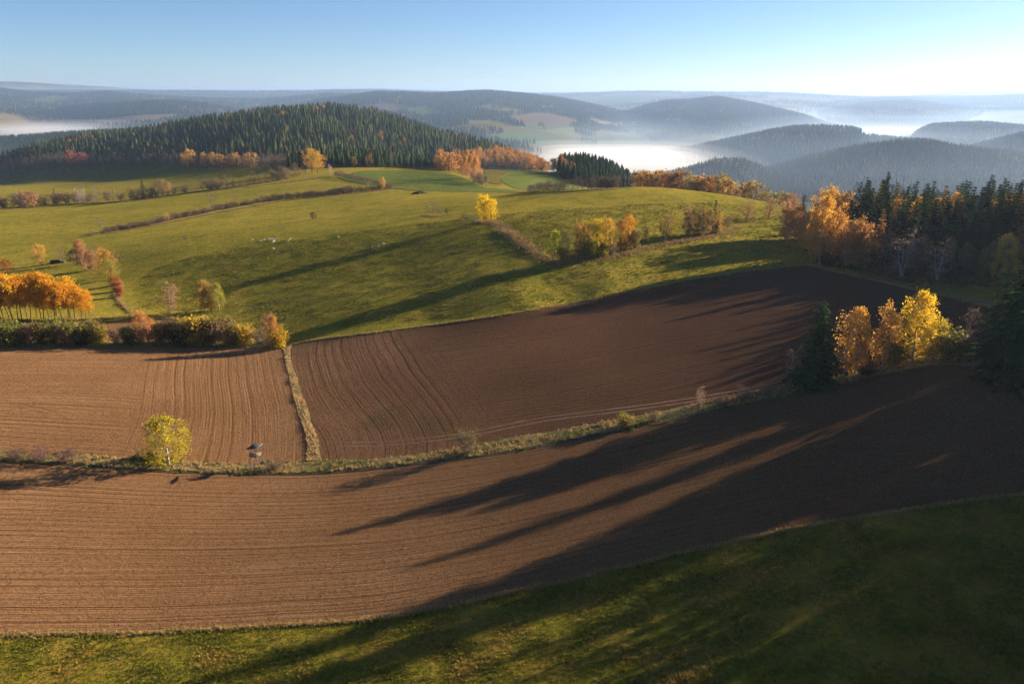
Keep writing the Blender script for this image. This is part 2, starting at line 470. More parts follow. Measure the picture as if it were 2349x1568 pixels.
def grass_mat(name, c1, c2, c3, bumpd=.22, patch=.03, use_cover=False):
    m, n, l = new_mat(name)
    out = N(n, 'ShaderNodeOutputMaterial')
    tc = N(n, 'ShaderNodeTexCoord'); P = tc.outputs['Object']
    a = noise(n, l, P, patch, 4, .6)
    b_ = noise(n, l, P, .35, 4, .7)
    f = noise(n, l, P, 1.6, 5, .8)
    mp = N(n, 'ShaderNodeMapping'); mp.inputs['Rotation'].default_value = (0, 0, R(-20)); mp.inputs['Scale'].default_value = (.25, 1, 1)
    l.new(P, mp.inputs[0])
    s = noise(n, l, mp.outputs[0], .5, 4, .65)
    col = mixc(n, l, ramp(n, l, a, .35, .65), c1, c2)
    if use_cover:
        cv = N(n, 'ShaderNodeAttribute', attribute_name='cover')
        wgt = N(n, 'ShaderNodeAttribute', attribute_name='cover_weight')
        col = mixc(n, l, wgt.outputs['Fac'], col, cv.outputs['Color'])
    dry = ramp(n, l, b_, .48, .62)
    col = mixc(n, l, mathn(n, l, 'MULTIPLY', dry, .6), col, c3)
    mid = noise(n, l, P, .09, 4, .65)
    col = mixc(n, l, mathn(n, l, 'MULTIPLY', ramp(n, l, mid, .52, .40), .45), col, tuple(x * q for x, q in zip(c1, (.55, .78, .7))))
    pebble = noise(n, l, P, .9, 4, .85)
    col = mixc(n, l, mathn(n, l, 'MULTIPLY', ramp(n, l, pebble, .50, .38), .7), col, tuple(x * q for x, q in zip(c1, (.40, .42, .5))))
    col = mixc(n, l, mathn(n, l, 'MULTIPLY', ramp(n, l, f, .5, .35), .5), col, tuple(x * .55 for x in c1))
    h = mathn(n, l, 'MULTIPLY', f, bumpd)
    h = mathn(n, l, 'ADD', h, mathn(n, l, 'MULTIPLY', b_, bumpd * 1.6))
    h = mathn(n, l, 'ADD', h, mathn(n, l, 'MULTIPLY', s, bumpd * 1.2))
    bp = N(n, 'ShaderNodeBump'); bp.inputs['Strength'].default_value = 1.0; bp.inputs['Distance'].default_value = 1.0
    l.new(h, bp.inputs['Height'])
    d = N(n, 'ShaderNodeBsdfDiffuse'); l.new(col, d.inputs[0]); l.new(bp.outputs[0], d.inputs['Normal'])
    l.new(d.outputs[0], out.inputs['Surface'])
    return m

M_MEADOW = grass_mat('meadow_grass', (.22, .195, .024), (.35, .275, .036), (.42, .285, .06), .36, .012, use_cover=True)
M_FORE = grass_mat('short_pasture', (.175, .155, .018), (.27, .21, .022), (.36, .23, .05), .34, .05)
M_GREEN = grass_mat('winter_cereal', (.11, .155, .035), (.15, .17, .035), (.20, .18, .045), .06, .02)
M_OCHRE = grass_mat('ochre_stubble', (.17, .14, .035), (.20, .16, .045), (.16, .13, .04), .10, .02)
M_VERGE = grass_mat('dry_verge', (.30, .215, .095), (.14, .13, .03), (.28, .20, .09), .30, .12)
M_FARTAN = grass_mat('distant_stubble', (.24, .17, .09), (.20, .15, .08), (.26, .2, .1), .2, .01)
M_FARBROWN = grass_mat('distant_ploughland', (.16, .10, .07), (.14, .09, .06), (.18, .12, .08), .2, .01)
M_FARGREEN = grass_mat('distant_pasture', (.08, .13, .035), (.10, .135, .035), (.14, .14, .05), .2, .01)
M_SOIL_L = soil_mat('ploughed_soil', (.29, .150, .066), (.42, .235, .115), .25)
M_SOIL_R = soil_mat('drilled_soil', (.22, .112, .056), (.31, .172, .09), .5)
M_TRACK = plain_mat('pale_trodden_soil', (.27, .165, .10), (.19, .11, .065), .8, bump=.05)
M_PATH = plain_mat('worn_grass_path', (.24, .185, .075), (.15, .125, .04), .5, bump=.1)
M_DITCH = plain_mat('dark_ditch_edge', (.045, .035, .022), (.075, .06, .025), .4, bump=.15)

# ------------------------------------------------------------------ ground sheet
def build_ground():
    fov = np.linspace(R(-36), R(36), 470)
    side = np.concatenate([np.linspace(R(36), R(80), 34)[1:], np.linspace(R(80), R(280), 50)[1:], np.linspace(R(280), R(324), 34)[1:-1]])
    az = np.concatenate([fov, side])
    r = np.concatenate([[0.0], 25 * (14500 / 25) ** np.linspace(0, 1, 620)])
    A, Rr = np.meshgrid(az, r)
    # geometry rings are plane distances ahead inside the view, radii elsewhere
    X = np.sin(A) * Rr; Y = np.cos(A) * Rr
    Z = terrain(X, Y)
    Z = np.where((Rr > 1800) & (np.cos(A) < .2), np.minimum(Z, VALLEY), Z)
    nr, na = X.shape
    i = np.arange(nr - 1)[:, None] * na; j = np.arange(na)[None]
    j2 = (j + 1) % na
    F = np.stack([i + j, i + na + j, i + na + j2, i + j2], -1).reshape(-1, 4)
    F = F[na:]                                    # skip the degenerate first ring
    ring = [tuple([na + k for k in range(na)])]
    V = np.stack([X, Y, Z], -1).reshape(-1, 3)
    me = mesh('ground', V, F[:, ::-1].copy(), M_MEADOW, smooth_=True)
    x, y, z = V[:, 0], V[:, 1], V[:, 2]
    px, py, ax = project(x, y, z)
    # land cover colour: forest floor under the woods, mixed farmland far off
    cov = np.zeros((len(V), 3), np.float32); wg = np.zeros(len(V), np.float32)
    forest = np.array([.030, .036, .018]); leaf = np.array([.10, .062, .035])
    n1 = vnoise(x, y, 420, 3); n2 = vnoise(x, y, 230, 5); n3 = vnoise(x, y, 60, 6)
    farc = np.where((n1 > .62)[:, None], np.array([.10, .12, .035]), np.where((n2 > .6)[:, None], np.array([.18, .125, .07]), np.array([.045, .05, .024])))
    cov[:] = farc
    wg[:] = smooth(900, 1150, y)
    w_right = (smooth(118, 150, x) * smooth(250, 290, y - 0.0 * x)) * (y < 900)
    rf = np.clip(w_right, 0, 1)
    cov = np.where((rf > .01)[:, None] & (wg < .5)[:, None], leaf * (.6 + .8 * n3[:, None]), cov)
    wg = np.maximum(wg, rf)
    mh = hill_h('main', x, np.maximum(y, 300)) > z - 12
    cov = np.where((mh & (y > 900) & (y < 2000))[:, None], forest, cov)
    cattr(me, 'cover', cov); fattr(me, 'cover_weight', wg)
    o = link('ground', me)
    tag(o, kind='structure')
    return o
ground = build_ground()

# ------------------------------------------------------------------ curves in the view, brought down to the land
def catmull(P, n=10):
    P = np.asarray(P, float)
    Q = np.concatenate([[2 * P[0] - P[1]], P, [2 * P[-1] - P[-2]]])
    out = []
    for i in range(1, len(Q) - 2):
        p0, p1, p2, p3 = Q[i - 1], Q[i], Q[i + 1], Q[i + 2]
        for t in np.linspace(0, 1, n, endpoint=False):
            out.append(.5 * ((2 * p1) + (-p0 + p2) * t + (2 * p0 - 5 * p1 + 4 * p2 - p3) * t * t + (-p0 + 3 * p1 - 3 * p2 + p3) * t ** 3))
    out.append(Q[-2])
    return np.array(out)
def ground_curve(P, n=8, wob=0.0, tmin=None, tmax=14000.):
    C = catmull(P, n)
    x, y, z, t = pick(C[:, 0], C[:, 1], tmin, tmax)
    W = np.stack([x, y], 1)
    if wob:
        W = resample(W, 2.0)
        nrm = np.gradient(W, axis=0); nrm = np.stack([-nrm[:, 1], nrm[:, 0]], 1)
        nrm /= np.linalg.norm(nrm, axis=1, keepdims=True) + 1e-9
        W = W + nrm * ((vnoise(W[:, 0], W[:, 1], 6, 11) - .5) * 2 * wob)[:, None]
    return W
def resample(W, step):
    d = np.concatenate([[0], np.cumsum(np.linalg.norm(np.diff(W, axis=0), axis=1))])
    n = max(2, int(d[-1] / step) + 1)
    s = np.linspace(0, d[-1], n)
    return np.stack([np.interp(s, d, W[:, 0]), np.interp(s, d, W[:, 1])], 1)
def dist_poly(P, L):
    """distance of points to a polyline"""
    best = np.full(len(P), 1e9)
    A = L[:-1]; B = L[1:]
    for a, b in zip(A, B):
        ab = b - a; q = (ab ** 2).sum() + 1e-9
        t = np.clip(((P - a) @ ab) / q, 0, 1)
        d = np.hypot(P[:, 0] - a[0] - t * ab[0], P[:, 1] - a[1] - t * ab[1])
        best = np.minimum(best, d)
    return best
def inside(P, poly):
    x, y = P[:, 0], P[:, 1]; c = np.zeros(len(P), bool)
    j = len(poly) - 1
    for i in range(len(poly)):
        xi, yi = poly[i]; xj, yj = poly[j]
        m = ((yi > y) != (yj > y)) & (x < (xj - xi) * (y - yi) / (yj - yi + 1e-12) + xi)
        c ^= m; j = i
    return c
def sheet(name, poly, step, mat, lift=.05, label=None, lanes=None, edge_step=None, parent=None, kind='structure', flat=True):
    poly = resample(np.vstack([poly, poly[:1]]), edge_step or step)[:-1]
    mn, mx = poly.min(0), poly.max(0)
    gx, gy = np.meshgrid(np.arange(mn[0], mx[0], step), np.arange(mn[1], mx[1], step))
    G = np.stack([gx.ravel(), gy.ravel()], 1) + RNG.uniform(-.1, .1, (gx.size, 2)) * step
    G = G[inside(G, poly)]
    if len(G):
        G = G[dist_poly(G, np.vstack([poly, poly[:1]])) > step * .45]
    V = [Vector(p) for p in poly.tolist()] + [Vector(p) for p in G.tolist()]
    n = len(poly)
    r = delaunay_2d_cdt(V, [(i, (i + 1) % n) for i in range(n)], [], 0, 1e-4)
    P = np.array([(v[0], v[1]) for v in r[0]])
    F = np.array([f for f in r[2]], np.int64)
    cen = P[F].mean(1)
    F = F[inside(cen, poly)]
    a, b, c = P[F[:, 0]], P[F[:, 1]], P[F[:, 2]]
    ar = (b[:, 0] - a[:, 0]) * (c[:, 1] - a[:, 1]) - (b[:, 1] - a[:, 1]) * (c[:, 0] - a[:, 0])
    F[ar < 0] = F[ar < 0][:, ::-1]
    Z = terrain(P[:, 0], P[:, 1]) + lift
    me = mesh(name, np.column_stack([P, Z]), F, mat, smooth_=True)
    if lanes is not None:
        la, hb = lanes(P)
        fattr(me, 'lane', la); fattr(me, 'headland', hb)
    o = link(name, me, parent)
    if kind: o['kind'] = kind
    if label: o['label'] = label
    return o
def ribbon(name, W, width, mat, lift, parent=None, step=2.5, taper=True, jag=0.0, kind=None):
    W = resample(W, step)
    T = np.gradient(W, axis=0); T /= np.linalg.norm(T, axis=1, keepdims=True) + 1e-9
    Nn = np.stack([-T[:, 1], T[:, 0]], 1)
    n = len(W)
    wd = np.full(n, width / 2.0)
    if taper:
        k = np.minimum(np.arange(n), np.arange(n)[::-1]); wd *= np.clip((k + .5) / 4, .1, 1)
    wl = wd * (1 + jag * (vnoise(W[:, 0], W[:, 1], 4, 2) - .5) * 2)
    wr = wd * (1 + jag * (vnoise(W[:, 0], W[:, 1], 3, 4) - .5) * 2)
    rows = []
    for s, ww in ((-1, wl), (-.4, wl), (.4, wr), (1, wr)):
        rows.append(W + Nn * (s * ww)[:, None])
    P = np.stack(rows, 1).reshape(-1, 2)
    Z = terrain(P[:, 0], P[:, 1]) + lift
    i = np.arange(n - 1)[:, None] * 4; j = np.arange(3)[None]
    F = np.stack([i + j, i + j + 1, i + j + 5, i + j + 4], -1).reshape(-1, 4)
    o = link(name, mesh(name, np.column_stack([P, Z]), F[:, ::-1].copy(), mat, smooth_=True), parent)
    if kind: o['kind'] = kind
    return o

C_bottom = [(-200,1461),(0,1456),(300,1452),(600,1438),(900,1414),(1200,1355),(1500,1285),(1800,1218),(2100,1165),(2349,1135),(2550,1110)]
C_hedge_lo = [(-200,1046),(0,1058),(150,1064),(300,1076),(450,1084),(650,1088),(800,1080),(950,1064),(1100,1046),(1300,1012),(1500,972),(1700,928),(1870,896),(2000,866),(2120,842),(2200,838),(2260,855),(2349,905),(2500,990)]
C_hedge_ul = [(-200,1022),(0,1035),(200,1044),(400,1058),(560,1064),(640,1064),(706,1058)]
C_hedge_ur = [(740,1056),(850,1054),(1000,1036),(1150,1008),(1300,984),(1500,946),(1700,903),(1800,885),(1900,866),(2000,846),(2120,820),(2240,800)]
C_div_l = [(706,1058),(700,1000),(680,940),(664,870),(652,815),(648,800)]
C_div_r = [(740,1056),(724,1000),(704,940),(682,870),(666,815),(672,790)]
C_top_l = [(648,800),(560,798),(400,796),(200,796),(0,797),(-200,797)]
C_top_r = [(672,790),(720,780),(850,764),(1000,745),(1160,722),(1300,698),(1450,668),(1600,640),(1720,622),(1850,608)]
C_right = [(1850,608),(1960,632),(2060,655),(2160,678),(2260,702),(2420,735)]
g_bottom = ground_curve(C_bottom, wob=.35)
g_hlo = ground_curve(C_hedge_lo, wob=.3)
g_hul = ground_curve(C_hedge_ul, wob=.3)
g_hur = ground_curve(C_hedge_ur, wob=.3)
g_dl = ground_curve(C_div_l, wob=.3)
g_dr = ground_curve(C_div_r, wob=.3)
g_tl = ground_curve(C_top_l, wob=.3)
g_tr = ground_curve(C_top_r, wob=.3)
g_rt = ground_curve(C_right, wob=.3)
def lane_between(A, B, width, head=None):
    def f(P):
        a = dist_poly(P, A); b = dist_poly(P, B)
        return a / (a + b + 1e-6) * width, (dist_poly(P, head) if head is not None else np.full(len(P), 200.))
    return f
A8 = lambda g, s=8: resample(g, s)
# lower ploughed field
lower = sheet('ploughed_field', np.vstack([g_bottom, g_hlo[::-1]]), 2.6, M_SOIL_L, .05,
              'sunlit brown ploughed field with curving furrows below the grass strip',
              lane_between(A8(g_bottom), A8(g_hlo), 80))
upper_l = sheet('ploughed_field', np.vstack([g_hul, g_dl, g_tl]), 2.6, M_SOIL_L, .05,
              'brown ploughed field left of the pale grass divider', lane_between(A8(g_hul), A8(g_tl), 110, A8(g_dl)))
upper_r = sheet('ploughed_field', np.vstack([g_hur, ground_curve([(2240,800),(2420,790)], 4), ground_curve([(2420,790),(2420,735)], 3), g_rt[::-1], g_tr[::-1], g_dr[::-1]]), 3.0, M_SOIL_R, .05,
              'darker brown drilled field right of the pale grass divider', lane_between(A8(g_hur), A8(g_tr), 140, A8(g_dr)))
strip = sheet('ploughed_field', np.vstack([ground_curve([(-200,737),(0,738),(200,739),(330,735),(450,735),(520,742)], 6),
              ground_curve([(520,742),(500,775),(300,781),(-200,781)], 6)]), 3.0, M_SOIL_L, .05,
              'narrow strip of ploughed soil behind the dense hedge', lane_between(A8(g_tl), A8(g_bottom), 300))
fore = sheet('pasture', np.vstack([g_bottom, ground_curve([(2550,1110),(2600,1700),(1200,1760),(-250,1700),(-200,1461)], 5)]), 2.2, M_FORE, .05,
              'yellow green grass in the foreground below the ploughed field')
# grassy margins
verge = sheet('field_margin', np.vstack([g_hul, ground_curve([(706,1058),(740,1056)], 3), g_hur, ground_curve([(2240,800),(2300,810),(2420,850),(2560,960)], 4), g_hlo[::-1]]), 2.2, M_VERGE, .12,
              'strip of dry grass between the lower and upper ploughed fields')
divider = sheet('field_margin', np.vstack([g_dl, ground_curve([(648,800),(660,792),(672,790)], 3), g_dr[::-1]]), 1.6, M_VERGE, .12,
              'pale dry grass divider running up between the two ploughed fields')
under_hedge = sheet('field_margin', np.vstack([ground_curve([(-200,781),(300,781),(500,774),(560,768),(640,780),(672,790),(648,800)], 6), g_tl]), 2.2, M_VERGE, .14,
              'leaf strewn strip under the dense hedge')
# far bright fields
cereal = sheet('green_field', ground_curve([(776,408),(830,392),(950,393),(1040,402),(1085,418),(1110,430),(1190,436),(1240,440),(1100,440),(960,437),(870,427),(800,417),(776,408)], 5, tmin=450), 8, M_GREEN, .25,
              'fresh green field beneath the wooded hill')
cereal2 = sheet('green_field', ground_curve([(1182,392),(1160,402),(1150,412),(1160,422),(1200,436),(1300,436),(1390,420),(1380,408),(1330,402),(1250,398),(1182,392)], 5, tmin=450), 8, M_GREEN, .25,
              'small green field at the right foot of the wooded hill')
ochre = sheet('stubble_field', ground_curve([(1112,386),(1140,384),(1180,391),(1158,400),(1147,412),(1152,424),(1120,418),(1112,400),(1112,386)], 5, tmin=450), 8, M_OCHRE, .3,
              'ochre strip of stubble between two green fields')
# dark crop edges and worn lines
for nm, P, wd, mt, lf in [
    ('field_edge', C_top_r, 1.1, M_DITCH, .10), ('field_edge', C_hedge_lo[:12], 1.3, M_DITCH, .16),
    ('field_edge', [(-100,735),(100,736),(300,731),(470,733)], 1.6, M_DITCH, .12),
    ('grass_path', [(540,703),(640,695),(800,676),(960,655),(1120,632),(1262,612)], .9, M_PATH, .08),
    ('grass_path', [(262,640),(275,655),(268,680),(282,700),(300,718)], 2.0, M_VERGE, .10),
    ('grass_path', [(0,612),(60,606),(130,600),(220,592),(300,590)], 1.6, M_PATH, .08),
    ('grass_path', [(1062,492),(1100,505),(1140,512),(1180,545),(1225,575),(1262,603)], 5.0, M_VERGE, .10),
    ('field_edge', [(350,566),(430,547),(560,527),(700,508),(800,500),(1000,486),(1080,478)], .9, M_DITCH, .1),
    ('field_edge', [(1140,468),(1230,452),(1330,442),(1440,433)], 1.2, M_DITCH, .1),
    ('field_edge', [(905,432),(960,437),(1080,440),(1220,441),(1340,438),(1460,428)], 4.0, M_DITCH, .2),
    ('field_edge', [(0,481),(130,470),(300,462),(450,440),(600,425),(740,407)], 6.0, M_DITCH, .2),
    ('field_edge', [(210,541),(330,522),(490,490),(560,477),(640,462),(760,450),(900,434)], 3.5, M_DITCH, .15),
    ('grass_path', [(1262,608),(1400,590),(1530,560),(1640,540),(1700,522)], 3.0, M_VERGE, .10),
    ('farm_track', [(2165,674),(2220,688),(2300,702),(2420,722)], 1.1, M_TRACK, .12),
    ('farm_track', [(2172,671),(2230,685),(2310,697),(2420,716)], 1.1, M_TRACK, .12),
    ('grass_path', [(1850,609),(1960,632),(2060,655),(2160,676)], 2.4, M_VERGE, .09)]:
    tag(ribbon(nm, ground_curve(P, 8), wd, mt, lf, jag=.35), kind='structure')
# wheel tracks pressed into the soil
def tracks(parent, P, gap, width=.35, mat=M_TRACK):
    W = resample(ground_curve(P, 8), 2)
    T = np.gradient(W, axis=0); T /= np.linalg.norm(T, axis=1, keepdims=True) + 1e-9
    Nn = np.stack([-T[:, 1], T[:, 0]], 1)
    for s in (-1, 1):
        ribbon('wheel_track', W + Nn * s * gap / 2, width, mat, .09, parent, 1.5, jag=.5)
tracks(upper_r, [(745,1020),(900,1016),(1060,998),(1250,962),(1500,930),(1700,898),(1830,870)], 2.0)
tracks(upper_l, [(380,1010),(500,1022),(620,1022),(700,1018)], 2.0, .2)
tracks(upper_l, [(20,930),(70,935),(110,945),(150,950)], 2.0, .18, M_DITCH)
tracks(lower, [(420,1210),(520,1150),(600,1115),(640,1092)], 2.2, .22)
tracks(lower, [(800,1140),(838,1128),(845,1108),(830,1090)], 2.2, .16)
tracks(lower, [(800,1345),(880,1320),(905,1290),(880,1265),(820,1255)], 2.6, .18)
tracks(lower, [(790,1335),(860,1312),(882,1290),(862,1270)], 2.0, .16)
tracks(lower, [(660,1095),(665,1120),(690,1140),(740,1150)], 2.2, .14)
tracks(fore, [(232,1500),(250,1510),(275,1514)], .1, .9, M_DITCH)
tracks(fore, [(265,1490),(285,1502),(305,1505)], .1, .8, M_DITCH)
# ------------------------------------------------------------------ tree building
def tube(pts, rad, k=4):
    """tapered tube along pts; returns verts, quads"""
    pts = np.asarray(pts, float); n = len(pts)
    rad = np.asarray(rad, float)
    T = np.gradient(pts, axis=0); T /= np.linalg.norm(T, axis=1, keepdims=True) + 1e-9
    a = np.cross(T, [0.31, 0.17, 0.93]); 
    nn = np.linalg.norm(a, axis=1, keepdims=True)
    a = np.where(nn < 1e-3, np.array([1., 0, 0]), a / np.maximum(nn, 1e-6))
    b = np.cross(T, a)
    ang = np.arange(k) * 2 * PI / k
    V = pts[:, None] + rad[:, None, None] * (np.cos(ang)[None, :, None] * a[:, None] + np.sin(ang)[None, :, None] * b[:, None])
    i = np.arange(n - 1)[:, None] * k; j = np.arange(k)[None]; j2 = (j + 1) % k
    F = np.stack([i + j, i + j2, i + k + j2, i + k + j], -1).reshape(-1, 4)
    return V.reshape(-1, 3), F
class Geo:
    def __init__(s): s.V = []; s.F = []; s.n = 0
    def add(s, V, F):
        s.V.append(np.asarray(V, float)); s.F.append(np.asarray(F) + s.n); s.n += len(V)
    def out(s): return np.concatenate(s.V), np.concatenate(s.F)
def rot_rand(g, n):
    a = g.normal(size=(n, 3)); a /= np.linalg.norm(a, axis=1, keepdims=True)
    h = g.normal(size=(n, 3)); b = np.cross(a, h); b /= np.linalg.norm(b, axis=1, keepdims=True)
    return a, b
def leaves(g, C, size, flat=0.0, stretch=1.5):
    n = len(C)
    a, b = rot_rand(g, n)
    if flat: a[:, 2] *= 1 - flat; b[:, 2] *= 1 - flat
    s = size * g.uniform(.6, 1.3, n)[:, None]
    V = np.stack([C - a * s * stretch * .5, C + b * s * .5, C + a * s * stretch * .5, C - b * s * .5], 1).reshape(-1, 3)
    F = (np.arange(n) * 4)[:, None] + np.arange(4)[None]
    return V, F

def broadleaf(seed, H=12., stems=1, spread=.15, bare=.2, width=.35, shape='oval', nl=2200, ls=.26, droop=0., twig=60,
              trunk_r=.018, clump=.5, limbs=16, lean=0.0, spray=.9):
    """returns trunk geo and crown geo of a tree H high"""
    g = np.random.default_rng(seed)
    T = Geo(); tips = []; subs = []
    for s_ in range(stems):
        az = g.uniform(0, 2 * PI) if stems > 1 else g.uniform(0, 2 * PI)
        out = spread * (g.uniform(.4, 1) if stems > 1 else .25)
        h = H * (g.uniform(.78, 1.0) if s_ else 1.0)
        n = 9
        tt = np.linspace(0, 1, n)
        base = np.array([math.cos(az), math.sin(az), 0]) * (0.02 * H if stems > 1 else 0)
        P = np.zeros((n, 3)); P[:, 2] = tt * h * .97 - .02 * H
        bend = g.normal(0, .012 * H, (n, 2)).cumsum(0) * (tt[:, None])
        P[:, 0] = base[0] + math.cos(az) * out * H * tt ** 1.3 + bend[:, 0] + lean * H * tt
        P[:, 1] = base[1] + math.sin(az) * out * H * tt ** 1.3 + bend[:, 1]
        r0 = trunk_r * H * (1 if stems == 1 else .7)
        T.add(*tube(P, r0 * (1 - tt) ** .8 + .012, 6))
        nlimb = max(4, int(limbs / stems ** .6))
        for k in range(nlimb):
            f = bare + (1 - bare) * ((k + g.uniform(0, 1)) / nlimb) * .97
            q = np.array([np.interp(f, tt, P[:, i]) for i in range(3)])
            fr = (f - bare) / (1 - bare)
            if shape == 'oval': wr = math.sin(PI * min(1, (fr * .85 + .15))) ** .6
            elif shape == 'cone': wr = (1 - fr) ** .75 * .95 + .08
            elif shape == 'top': wr = .35 + .65 * math.sin(PI * min(1, fr * .8 + .12))
            elif shape == 'column': wr = .75 * (1 - fr ** 3) + .2
            else: wr = math.sqrt(max(0, 1 - fr ** 2))
            L = width * H * wr * g.uniform(.7, 1.15) / (1 if stems == 1 else 1.35)
            a2 = k * 2.4 + g.uniform(-.5, .5)
            up = .75 - .35 * (1 - fr) if shape != 'cone' else .55
            d = np.array([math.cos(a2), math.sin(a2), up * g.uniform(.6, 1.2)])
            d /= np.linalg.norm(d)
            m = 5; u = np.linspace(0, 1, m)[:, None]
            B = q + d * L * u * np.array([1, 1, 1.0])
            B[:, 2] += -droop * L * .5 * u[:, 0] ** 2 + .08 * L * u[:, 0] * (1 - droop)
            B[:, :2] += g.normal(0, .03 * L, (m, 2)) * u
            rr = r0 * .42 * (1 - f * .6) * (1 - u[:, 0]) + .012
            T.add(*tube(B, rr, 4))
            ns = 5
            for c in range(ns):
                e = .3 + .7 * (c + g.uniform(0, 1)) / ns
                qq = np.array([np.interp(e, u[:, 0], B[:, i]) for i in range(3)])
                d2 = d + g.normal(0, .75, 3); d2 /= np.linalg.norm(d2)
                L2 = L * .42 * g.uniform(.6, 1.2) + .25
                E_ = qq + d2 * L2
                E_[2] -= droop * L2 * .8
                M_ = (qq + E_) / 2; M_[2] += .12 * L2
                T.add(*tube([qq, M_, E_], [.022 * r0 / .2 + .012, .014, .006], 3))
                subs.append((qq, M_, E_)); tips.append((M_ + E_) / 2); tips.append(E_)
    tips = np.array(tips)
    # fine twigs as thin blades
    if twig:
        idx = g.integers(0, len(subs), twig)
        C0 = np.array([subs[i][0] * (1 - t) + subs[i][2] * t for i, t in zip(idx, g.random(twig))])
        D = g.normal(0, 1, (twig, 3)); D[:, 2] += .8 - 2.2 * droop
        D /= np.linalg.norm(D, axis=1, keepdims=True)
        Lt = g.uniform(.4, 1.1, twig)[:, None] * H * .075
        side = np.cross(D, g.normal(0, 1, (twig, 3))); side /= np.linalg.norm(side, axis=1, keepdims=True)
        ww = .014 + H * .0006
        V = np.stack([C0 - side * ww, C0 + side * ww, C0 + D * Lt + side * .004, C0 + D * Lt - side * .004], 1).reshape(-1, 3)
        T.add(V, (np.arange(twig) * 4)[:, None] + np.arange(4)[None])
    Cr = Geo()
    if nl:
        w_ = g.random(len(tips)) ** 1.3 + .15; w_ /= w_.sum()
        idx = g.choice(len(tips), nl, p=w_)
        sg = clump * H * .055
        off = g.normal(0, 1, (nl, 3)) * sg
        if droop: off[:, 2] -= np.abs(g.normal(0, 1, nl)) * sg * 2.2 * droop
        C = tips[idx] + off
        C[:, 2] = np.maximum(C[:, 2], .15)
        Cr.add(*leaves(g, C, ls))
    return T, Cr

def conifer(seed, H=20., width=.19, whorls=24, per=9, bits=8, bs=.9, base=.08, irregular=.25, trunk_r=.013, pine=False, kind='cards'):
    g = np.random.default_rng(seed)
    T = Geo(); tt = np.linspace(0, 1, 6)
    P = np.zeros((6, 3)); P[:, 2] = tt * H - .02 * H
    P[:, :2] += g.normal(0, .004 * H, (6, 2)).cumsum(0)
    T.add(*tube(P, trunk_r * H * (1 - tt) + .02, 6))
    Cs = []; As = []; Ls = []
    for k in range(whorls):
        f = base + (1 - base) * (k / whorls) ** .92
        z = f * H
        fr = (f - base) / (1 - base)
        if pine: R_ = width * H * math.sin(PI * min(1, fr * .75 + .2)) ** .7
        else: R_ = width * H * ((1 - fr) ** .85) * (0.82 + .18 * min(1, fr * 8)) + .15
        np_ = max(4, int(per * (1 - fr * .45)))
        for j in range(np_):
            a = 2 * PI * j / np_ + k * .9 + g.uniform(-.25, .25)
            L = R_ * g.uniform(1 - irregular, 1 + irregular * .6)
            dz = (.25 if fr > .7 else -.12 - .18 * (1 - fr)) * L + (g.normal(0, .06) * L)
            d = np.array([math.cos(a), math.sin(a), 0])
            T.add(*tube([np.array([0, 0, z]), d * L * .9 + [0, 0, z + dz]], [.03, .01], 3)) if L > 1 and bits > 5 else None
            nb = max(2, int(bits * (L / (width * H)) + 1.5))
            for b in range(nb):
                e = (b + g.uniform(.3, 1)) / nb
                c = d * L * e + np.array([0, 0, z + dz * e ** 1.4]) + g.normal(0, .07 * L + .04, 3) * [1, 1, .6]
                perp = np.array([-d[1], d[0], 0]) * g.choice([-1, 1])
                ax = d * g.uniform(.4, 1) + perp * g.uniform(.1, .8) + np.array([0, 0, g.uniform(-.75, -.05)])
                Cs.append(c); As.append(ax / np.linalg.norm(ax)); Ls.append(bs * (.55 + .6 * (1 - fr)) * g.uniform(.7, 1.2))
    C = np.array(Cs); A = np.array(As); L = np.array(Ls)[:, None]
    W = np.cross(A, g.normal(0, .5, (len(C), 3)) + [0, 0, 1.]); W /= np.linalg.norm(W, axis=1, keepdims=True)
    V = np.stack([C - A * L * .5, C + W * L * .26, C + A * L * .6, C - W * L * .26], 1).reshape(-1, 3)
    K = Geo(); K.add(V, (np.arange(len(C)) * 4)[:, None] + np.arange(4)[None])
    return T, K
def cone_tree(seed, H=16, W=.2, tiers=6, k=6):
    """small distant conifer: ragged drooping tiers, one mesh"""
    g = np.random.default_rng(seed); V = []; F = []
    for t in range(tiers):
        f = t / tiers
        z0 = H * (.08 + .9 * f); z1 = min(H, z0 + H * (.95 / tiers) * 1.9)
        r = W * H * (1 - f) ** .9 + .12
        n0 = len(V); V.append((0, 0, z1))
        ph = g.uniform(0, 6)
        for j in range(k):
            a = ph + 2 * PI * j / k
            rr = r * (g.uniform(.75, 1.2)); V.append((math.cos(a) * rr, math.sin(a) * rr, z0 - g.uniform(0, .05) * H))
            a += PI / k
            rr = r * g.uniform(.35, .6); V.append((math.cos(a) * rr, math.sin(a) * rr, z0 + .07 * H))
        for j in range(2 * k):
            F.append((n0, n0 + 1 + j, n0 + 1 + (j + 1) % (2 * k)))
    return np.array(V), np.array(F)
def puff_tree(seed, H=14, W=.3, n=46, ls=2.0, lo=.15):
    """small distant broadleaf: loose clump of leaf-mass faces"""
    g = np.random.default_rng(seed)
    a = g.uniform(0, 2 * PI, n); f = g.random(n)
    r = W * H * np.sin(PI * (f * .8 + .15)) * np.sqrt(g.random(n))
    C = np.stack([np.cos(a) * r, np.sin(a) * r, H * (lo + (.95 - lo) * f)], 1)
    V, F = leaves(g, C, ls, stretch=1.2)
    return V, F

